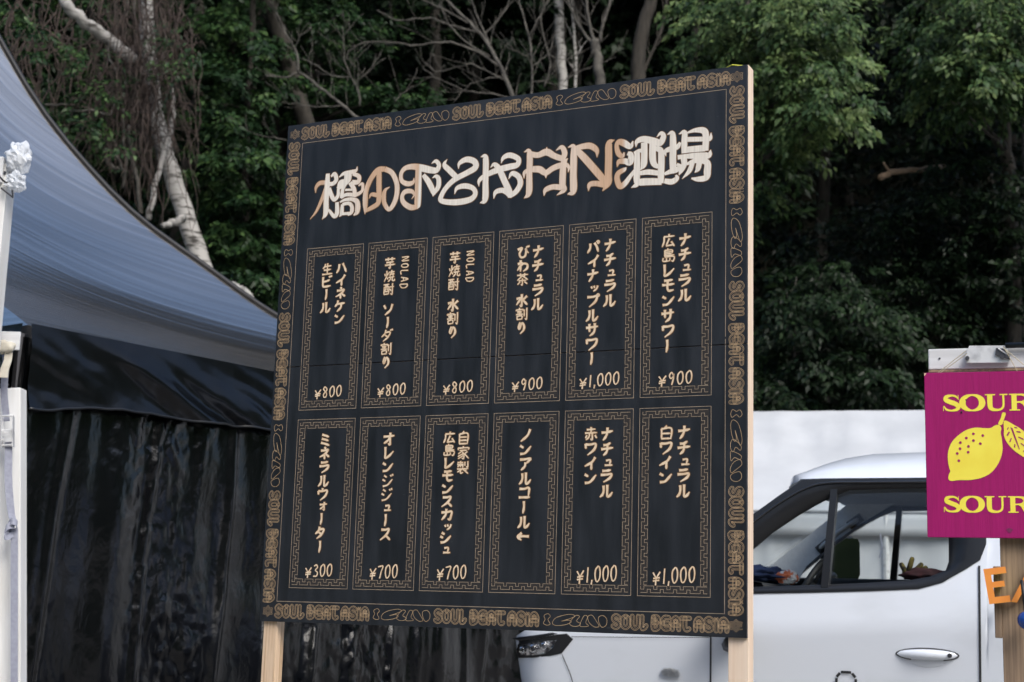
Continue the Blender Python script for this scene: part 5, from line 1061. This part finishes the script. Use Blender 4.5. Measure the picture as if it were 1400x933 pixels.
tree('leafy_shrub', 'loose green shrub with pale thin stems between the menu board and the lemon sign', 'shrub', G1, [(1085, 560), (1088, 500), (1082, 450)], 18.2,
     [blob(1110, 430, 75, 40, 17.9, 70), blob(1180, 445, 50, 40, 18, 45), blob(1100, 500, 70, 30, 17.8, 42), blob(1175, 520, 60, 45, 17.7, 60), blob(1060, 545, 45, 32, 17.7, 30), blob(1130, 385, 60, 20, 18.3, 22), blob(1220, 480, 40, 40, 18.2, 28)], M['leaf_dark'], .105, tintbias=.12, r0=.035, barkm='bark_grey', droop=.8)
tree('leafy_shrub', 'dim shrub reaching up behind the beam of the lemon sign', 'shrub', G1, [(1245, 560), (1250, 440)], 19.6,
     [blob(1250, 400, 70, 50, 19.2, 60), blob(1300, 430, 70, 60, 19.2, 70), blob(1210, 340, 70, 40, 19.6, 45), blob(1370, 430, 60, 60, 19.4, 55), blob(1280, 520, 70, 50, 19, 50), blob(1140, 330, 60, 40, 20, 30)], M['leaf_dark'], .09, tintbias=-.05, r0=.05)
# left: layered maple foliage between the birch and the board
tree('broadleaf_tree', 'slim maple with layered leaves between the white birch trunk and the board', 'tree', G1, [(322, 470), (335, 300), (340, 120)], 20.4,
     [blob(300, 190, 60, 30, 19.8, 44), blob(340, 230, 50, 28, 19.6, 38), blob(300, 260, 50, 24, 19.6, 30), blob(350, 300, 46, 24, 19.6, 28), blob(310, 340, 50, 22, 19.8, 26), blob(360, 360, 40, 30, 19.8, 26), blob(290, 130, 60, 30, 20, 36), blob(350, 110, 60, 40, 20.4, 40), blob(310, 60, 70, 40, 20.6, 44), blob(345, 400, 40, 26, 20, 22), blob(300, -30, 100, 50, 20.6, 60)], M['leaf_maple'], .115, tintbias=.10, r0=.09, barkm='bark_dark', top=(0, 0, 4))
tree('broadleaf_tree', 'dim leafy tree behind the bare branches at the top left of the board', 'tree', G1, [(400, 420), (372, 150), (352, 20)], 22.5,
     [blob(390, 40, 70, 60, 22, 60), blob(470, 55, 60, 30, 21.5, 44), blob(420, 130, 60, 40, 22, 40), blob(500, 140, 70, 20, 21.8, 36), blob(560, 150, 60, 16, 21.8, 30), blob(385, 95, 40, 30, 22, 28), blob(450, -40, 120, 60, 22, 70)], M['leaf_maple'], .10, tintbias=.0, r0=.17, barkm='bark_dark', top=(-.5, 0, 4))
tree('broadleaf_tree', 'green leafy tree behind the vine tangle above the black tent roof', 'tree', G1, [(60, 500), (62, 200), (55, 40)], 22.0,
     [blob(20, 40, 60, 40, 21.4, 50), blob(60, 90, 60, 30, 21.4, 40), blob(30, 140, 50, 30, 21.4, 34), blob(90, 190, 50, 40, 21.6, 36), blob(140, 130, 60, 50, 22, 40), blob(190, 230, 60, 60, 22, 45), blob(80, 250, 60, 40, 21.5, 30), blob(110, 20, 70, 40, 22, 40), blob(40, -40, 120, 60, 22, 70), blob(250, 40, 40, 50, 21.6, 30), blob(250, 300, 40, 40, 21, 20)], M['leaf_maple'], .10, tintbias=.06, r0=.12, barkm='bark_dark', top=(0, 0, 4))
# darker second line of trees up the slope: each one its own crown and trunk
G2 = 'shaded trees deeper in the wood'
base_pos = []
proto = []
def deep_tree(i):
    e = empty('forest_tree', (0, 0, 0), 0, None, 'tree', G2)
    h = rnd.uniform(13, 15); mb = MB(); mb.tube(wobble_path((0, 0, -.3), (rnd.uniform(-.5, .5), 0, h), 10, .4, i * 3.1), [.16 * (1 - .07 * k2) for k2 in range(11)], 8); mb.build('trunk', M['bark_dark'], e, smooth=True)
    bl_ = [((rnd.uniform(-1.6, 1.6), rnd.uniform(-1.4, 1.4), h * (.14 + .85 * q / 13)), rnd.uniform(1.0, 1.7) * (1 + .05 * q), rnd.uniform(1.0, 1.6) * (1 + .05 * q), rnd.uniform(.5, .8), 14 + 2 * q) for q in range(14)]
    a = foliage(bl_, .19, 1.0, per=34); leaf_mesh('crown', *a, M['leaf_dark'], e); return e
for i in range(3): proto.append(deep_tree(i))
spots = []
for row, (Y, nx, jit) in enumerate(((24.5, 8, .8), (27.5, 9, .9), (31, 10, 1.0), (35, 11, 1.2), (40, 11, 1.4), (45, 11, 1.4))):
    span = Y * .42
    for q in range(nx): spots.append((-span + 2 * span * (q + .5) / nx + rnd.uniform(-jit, jit), Y + rnd.uniform(-1, 1)))
WORDS = 'shaded forest tree with dark crown deep in the wood behind the clearing'
spots = [p for p in spots if not (p[1] < 43 and 1150 < 700 + F_PX * p[0] / p[1] < 1300)]
for i, (x, y) in enumerate(spots):
    if i < 3: e = proto[i]; kids = []
    else:
        e = proto[i % 3].copy(); COL.objects.link(e)
        for ch in list(proto[i % 3].children):
            c_ = ch.copy(); COL.objects.link(c_); c_.parent = e
    e['label'] = WORDS
    e.location = (x, y, hz(x, y) - .2); e.rotation_euler = (0, 0, rnd.uniform(-.6, .6)); s_ = rnd.uniform(.85, 1.25); e.scale = (s_, s_, s_)

# trees added at the edge; unseen crowns block sky light from the wood
def sky_blocking_tree(i):
    e = empty('sky_blocking_tree', (0, 0, 0), 0, 'added tall bare-trunked tree whose unseen crown blocks sky light from the wood', 'tree', 'added trees blocking sky light from the wood')
    mb = MB(); mb.tube(wobble_path((0, 0, -.3), (rnd.uniform(-.5, .5), .3, 14), 10, .5, i * 5.3), [.15 * (1 - .07 * k2) for k2 in range(11)], 8); mb.build('trunk', M['bark_dark'], e, smooth=True)
    bl_ = [((rnd.uniform(-1.8, 1.8), rnd.uniform(-2.0, 1.6), rnd.uniform(11.2, 14.5)), 1.7, 1.7, .8, 26) for q in range(9)]
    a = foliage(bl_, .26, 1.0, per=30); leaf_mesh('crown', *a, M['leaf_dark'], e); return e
t0 = sky_blocking_tree(0)
for i, (x, y) in enumerate([(-10, 22), (-6.6, 22.6), (-4.9, 21.8), (-1.6, 23), (.4, 22.6), (3.0, 23.2), (8.2, 22.6), (10.4, 22.4), (12.5, 22)]):
    e = t0
    if i:
        e = t0.copy(); COL.objects.link(e)
        for ch in list(t0.children): c_ = ch.copy(); COL.objects.link(c_); c_.parent = e
    e.location = (x, y, hz(x, y) - .2); e.rotation_euler = (0, 0, i * 1.3)

# birch with its vines on the left
YB_ = 18.6
def traced(mb, pts, Y, r, n=6, per=5, jit=.0):
    P = catmull([(p[0], p[1], p[2] if len(p) > 2 else Y) for p in pts], per); W = [at(*p) for p in P]; m_ = len(W)
    rr = [r[0] + (r[1] - r[0]) * i / (m_ - 1) for i in range(m_)]
    if jit: W = [w_ + Vector((nz3(i * .6, r[0] * 99, 1), nz3(i * .6, 2, r[0] * 77), nz3(i * .6, 3, 4))) * jit for i, w_ in enumerate(W)]
    mb.tube(W, rr, n); return W
pr = at(300, 440, YB_); birch = empty('birch_tree', (pr.x, YB_, hz(pr.x, YB_) - .1), 0, 'leaning white-barked birch trunk wrapped in dead vines rising behind the tent roof', 'birch tree')
BOo = Vector((pr.x, YB_, hz(pr.x, YB_) - .1))
def rel(mb): mb.v = [tuple(Vector(p) - BOo) for p in mb.v]; return mb
mb = MB(); traced(mb, [(330, 520), (300, 430), (268, 340), (248, 280), (228, 215), (212, 150), (204, 80), (200, 10), (196, -80)], YB_, (.138, .085), 14, 6, .02); rel(mb).build('trunk', M['birch'], birch, smooth=True)
mb = MB()
traced(mb, [(80, -25, 18), (92, 8, 18), (122, 35, 18.2), (150, 55, 18.4), (185, 85, 18.5)], YB_, (.07, .08), 10, 6, .03); rel(mb).build('limb', M['birch'], birch, smooth=True)
for pts, r_ in (([(203, 300), (214, 245), (230, 190), (237, 150), (233, 118)], (.06, .035)), ([(193, 292), (186, 240), (178, 200), (176, 172)], (.045, .03)), ([(168, 258), (173, 225), (170, 190), (168, 148)], (.03, .018)), ([(150, 57), (148, 75), (155, 90), (160, 103)], (.03, .018)), ([(222, 70), (222, 95), (220, 117)], (.02, .016)), ([(172, 24), (174, 8), (177, -10)], (.03, .02)), ([(183, 22), (184, 5), (186, -10)], (.03, .02)), ([(222, 310), (238, 304), (252, 300)], (.06, .09)), ([(300, 385), (322, 392), (338, 400), (345, 415)], (.07, .05)), ([(143, 216), (155, 228), (163, 232)], (.04, .03)), ([(157, 210), (164, 222), (170, 236)], (.03, .02)), ([(62, 144), (88, 143), (102, 138)], (.025, .018)), ([(95, 153), (130, 152), (150, 158), (156, 142)], (.03, .016))):
    mb = MB(); r_ = (r_[0] * .68, r_[1] * .68); traced(mb, [(x, y, YB_ - .35) for x, y in pts], YB_, r_, 8, 5, .035); rel(mb).build('dead_stem', M['birch'] if r_[0] > .034 else M['bark_grey'], birch, smooth=True)
vine = empty('vine_tangle', at(200, 330, YB_), 0, 'tangle of bare brown vines hanging round the birch trunk', 'vines')
VOo = at(200, 330, YB_)
mb = MB()
for i in range(240):
    x = rnd.gauss(196, 30); y0 = rnd.uniform(-60, 150); x1 = x + rnd.gauss(4, 24); y1 = y0 + rnd.uniform(40, 230); Yv = YB_ + rnd.uniform(-.8, .4)
    if y1 > 296 - (200 - x1) * .65: y1 = 296 - (200 - x1) * .65
    k3 = rnd.uniform(8, 26)
    P = [(x + (x1 - x) * t + k3 * nz3(t * 3.5, i, 1) + 5 * nz3(t * 11, i, 2), y0 + (y1 - y0) * t + 14 * nz3(t * 4, i, 4), Yv + .3 * nz3(t * 3, i, 7)) for t in np.linspace(0, 1, 10)]
    traced(mb, P, Yv, (.0075 * rnd.uniform(.4, 1.6), .0035), 4, 3)
for i in range(190):     # fine cross twigs in the thicket
    x = rnd.gauss(185, 42); y0 = rnd.uniform(-20, 210) ; a_ = rnd.uniform(0, 6.3); L_ = rnd.uniform(15, 55); Yv = YB_ + rnd.uniform(-.8, .5)
    if y0 > 270 - (200 - x) * .65: continue
    P = [(x + math.cos(a_) * L_ * t + 9 * nz3(t * 3, i, 31), y0 + math.sin(a_) * L_ * t + 9 * nz3(t * 3, i, 34), Yv) for t in np.linspace(0, 1, 6)]
    traced(mb, P, Yv, (.006 * rnd.uniform(.5, 1.3), .003), 4, 3)
for i in range(85):
    x = rnd.uniform(5, 175); y0 = rnd.uniform(-40, 130); x1 = x + rnd.gauss(0, 55); y1 = y0 + rnd.uniform(50, 190); Yv = YB_ + rnd.uniform(0, 1.4)
    P = [(x + (x1 - x) * t + 30 * nz3(t * 2.5, i, 21), y0 + (y1 - y0) * t + 24 * nz3(t * 3, i, 14), Yv) for t in np.linspace(0, 1, 11)]
    traced(mb, P, Yv, (.011 * rnd.uniform(.4, 1.6), .005), 4, 3)
mb.v = [tuple(Vector(p) - VOo) for p in mb.v]; mb.build('stem', M['vine'], vine, smooth=True)

# leafy sprigs growing out through the vines
sg = empty('climbing_plant', at(150, 230, YB_ - .8), 0, 'sparse bright green climbing leaves showing through the brown vine tangle', 'climber')
SGo = at(150, 230, YB_ - .8)
a = foliage([blob(px, py, 22, 12, YB_ - .9, n, .3) for px, py, n in ((62, 70, 5), (45, 40, 5), (120, 85, 5), (135, 125, 6), (75, 160, 6), (165, 120, 3), (110, 175, 5), (240, 60, 6), (238, 100, 5), (20, 15, 6), (330, 385, 4), (160, 200, 3))], .085, 1.0, per=26, org=SGo, tintbias=.15)
leaf_mesh('leaves', *a, M['leaf_maple'], sg)
# bare branches over the board: a leafless tree, read limb by limb, with twigs grown on
def twigs(mb, W, r, depth, seed):
    q = random.Random(seed)
    for i in range(2, len(W) - 1, 2 if depth > 1 else 3):
        if q.random() < .25: continue
        T = (W[i] - W[i - 1]).normalized(); d = T * .7 + Vector((q.uniform(-1, 1), q.uniform(-.5, .5), q.uniform(-.2, 1))) * .8; d.normalize()
        L_ = q.uniform(.22, .65) * (1 if depth > 1 else .45); P = [W[i]]
        for k2 in range(5): d = (d + Vector((q.uniform(-.25, .25), q.uniform(-.2, .2), q.uniform(-.12, .3)))).normalized(); P.append(P[-1] + d * L_ / 5)
        mb.tube(P, [max(.0032, r * (1 - k2 * .16)) for k2 in range(6)], 4)
        if depth > 1: twigs(mb, P, r * .6, depth - 1, q.random())
def bare_tree(name, label, limbs, Y, barkm, rootpx):
    o = at(*rootpx, Y); o = Vector((o.x, Y, hz(o.x, Y) - .1)); e = empty(name, o, 0, label, 'bare tree')
    tk = MB(); first = True
    for k2, (pts, r_) in enumerate(limbs):
        r_ = (r_[0] * .52, r_[1] * .52) if r_[0] < .075 else r_
        mb = MB(); W = traced(mb, pts if k2 else pts, Y, r_, 8 if r_[0] > .04 else 6, 5, .02)
        if k2 == 0: mb.tube([o, W[0]], [r_[0] * 1.2, r_[0]], 8)
        if r_[0] < .075: twigs(mb, W, max(.0045, r_[1] * .7), 2, k2 * 7 + 1)
        mb.v = [tuple(Vector(p) - o) for p in mb.v]; mb.build('trunk' if k2 == 0 else 'limb', M[barkm], e, smooth=True)
    return e
bare_tree('bare_tree', 'leafless grey tree whose twiggy fan of branches crosses above the middle of the board', [
    ([(715, 180), (700, 130), (680, 85), (655, 45), (625, 15), (590, -20)], (.07, .03)),
    ([(683, 92), (650, 70), (610, 58), (570, 62), (530, 58), (500, 58), (480, 68), (472, 82)], (.03, .012)), ([(655, 45), (620, 36), (585, 25), (545, 28), (515, 14)], (.028, .012)), ([(640, 32), (600, 10), (565, -5), (530, -20)], (.028, .012)), ([(675, 75), (655, 30), (645, 0), (640, -30)], (.03, .014)), ([(690, 110), (660, 95), (640, 88), (600, 98), (580, 85)], (.022, .01)), ([(700, 135), (670, 128), (640, 125), (600, 108), (578, 94)], (.022, .01)), ([(660, 50), (690, 15), (700, -15)], (.025, .012)), ([(670, 78), (640, 60), (615, 35), (600, 5)], (.025, .012)), ([(690, 105), (665, 108), (640, 118), (620, 140)], (.018, .008))], 19.2, 'bark_grey', (722, 230))
bare_tree('bare_tree', 'leafless broken limbs poking out over the top left corner of the board', [
    ([(492, 165), (470, 145), (440, 122), (410, 100), (392, 106), (362, 103)], (.045, .02)), ([(408, 100), (404, 70), (392, 48), (378, 18)], (.03, .016)), ([(404, 66), (412, 48), (425, 38)], (.016, .008)), ([(492, 145), (490, 125), (480, 105), (472, 85), (470, 60), (468, 36)], (.024, .010)), ([(480, 106), (455, 104), (430, 88), (412, 80)], (.018, .009)), ([(482, 118), (495, 105), (512, 93)], (.014, .007)), ([(540, 140), (550, 128), (566, 118)], (.014, .007)), ([(470, 145), (440, 146), (400, 142), (385, 140)], (.016, .008)), ([(392, 192), (372, 188), (350, 185)], (.016, .01))], 18.9, 'bark_grey', (500, 230))
bare_tree('bare_tree', 'slender forked grey tree standing above the board right of its middle', [
    ([(822, 150), (820, 110), (816, 75), (812, 55)], (.078, .07)), ([(814, 62), (806, 30), (802, 0), (800, -30)], (.05, .035)), ([(820, 58), (826, 30), (834, 5), (838, -30)], (.05, .035)), ([(812, 62), (795, 40), (782, 15), (772, -15)], (.045, .03)), ([(775, 108), (800, 95), (825, 85), (842, 78)], (.018, .008))], 20.5, 'bark_grey', (824, 260))
bare_tree('bare_tree', 'thin leafless sapling with upright forks above the board', [
    ([(726, 140), (727, 100), (726, 70), (722, 45), (712, 10), (705, -20)], (.035, .02)), ([(724, 50), (736, 25), (748, 5), (755, -15)], (.022, .012)), ([(727, 92), (742, 80), (752, 68), (760, 40)], (.02, .01)), ([(722, 78), (705, 70), (690, 64)], (.014, .007)), ([(728, 112), (745, 112), (765, 116), (780, 105)], (.014, .007)), ([(744, 120), (752, 90), (746, 60), (740, 30), (745, -10)], (.022, .014)), ([(750, 75), (770, 82), (795, 72)], (.014, .007))], 19.6, 'bark_grey', (727, 240))
bare_tree('bare_tree', 'dark double-stemmed trunk standing left of the bright boughs', [
    ([(872, 140), (872, 95), (876, 50), (888, 10), (895, -30)], (.115, .09)), ([(878, 105), (892, 72), (905, 40), (912, 0), (915, -30)], (.05, .04))], 21.0, 'bark_dark', (872, 250))
bare_tree('birch_tree', 'peeling white birch stem half hidden behind the bare saplings', [
    ([(770, 160), (769, 110), (766, 60), (764, 15), (763, -30)], (.078, .076)), ([(786, 150), (788, 90), (784, 30), (780, -30)], (.05, .04))], 22.4, 'birch', (770, 260))
bare_tree('bare_tree', 'brown trunk half in shadow behind the maple leaves left of the board', [
    ([(425, 190), (402, 115), (385, 55), (368, 5), (358, -40)], (.13, .10)), ([(382, 80), (372, 50), (360, 20)], (.03, .02))], 20.8, 'bark_dark', (430, 260))
fb = empty('fallen_branch', at(1210, 242, 18.5), 0, 'pale snapped branch jutting out of the dark gap between the trees', 'branch')
mb = MB(); W = traced(mb, [(1204, 243, 18.2), (1222, 235, 18.4), (1250, 233, 18.7), (1290, 228, 19.2)], 18.4, (.042, .035), 8, 5, .02); traced(mb, [(1218, 237, 18.3), (1210, 226, 18.2), (1208, 222, 18.2)], 18.3, (.018, .01), 6)
mb.v = [tuple(Vector(p) - at(1210, 242, 18.5)) for p in mb.v]; mb.build('stem', M['wood_old'], fb, smooth=True)
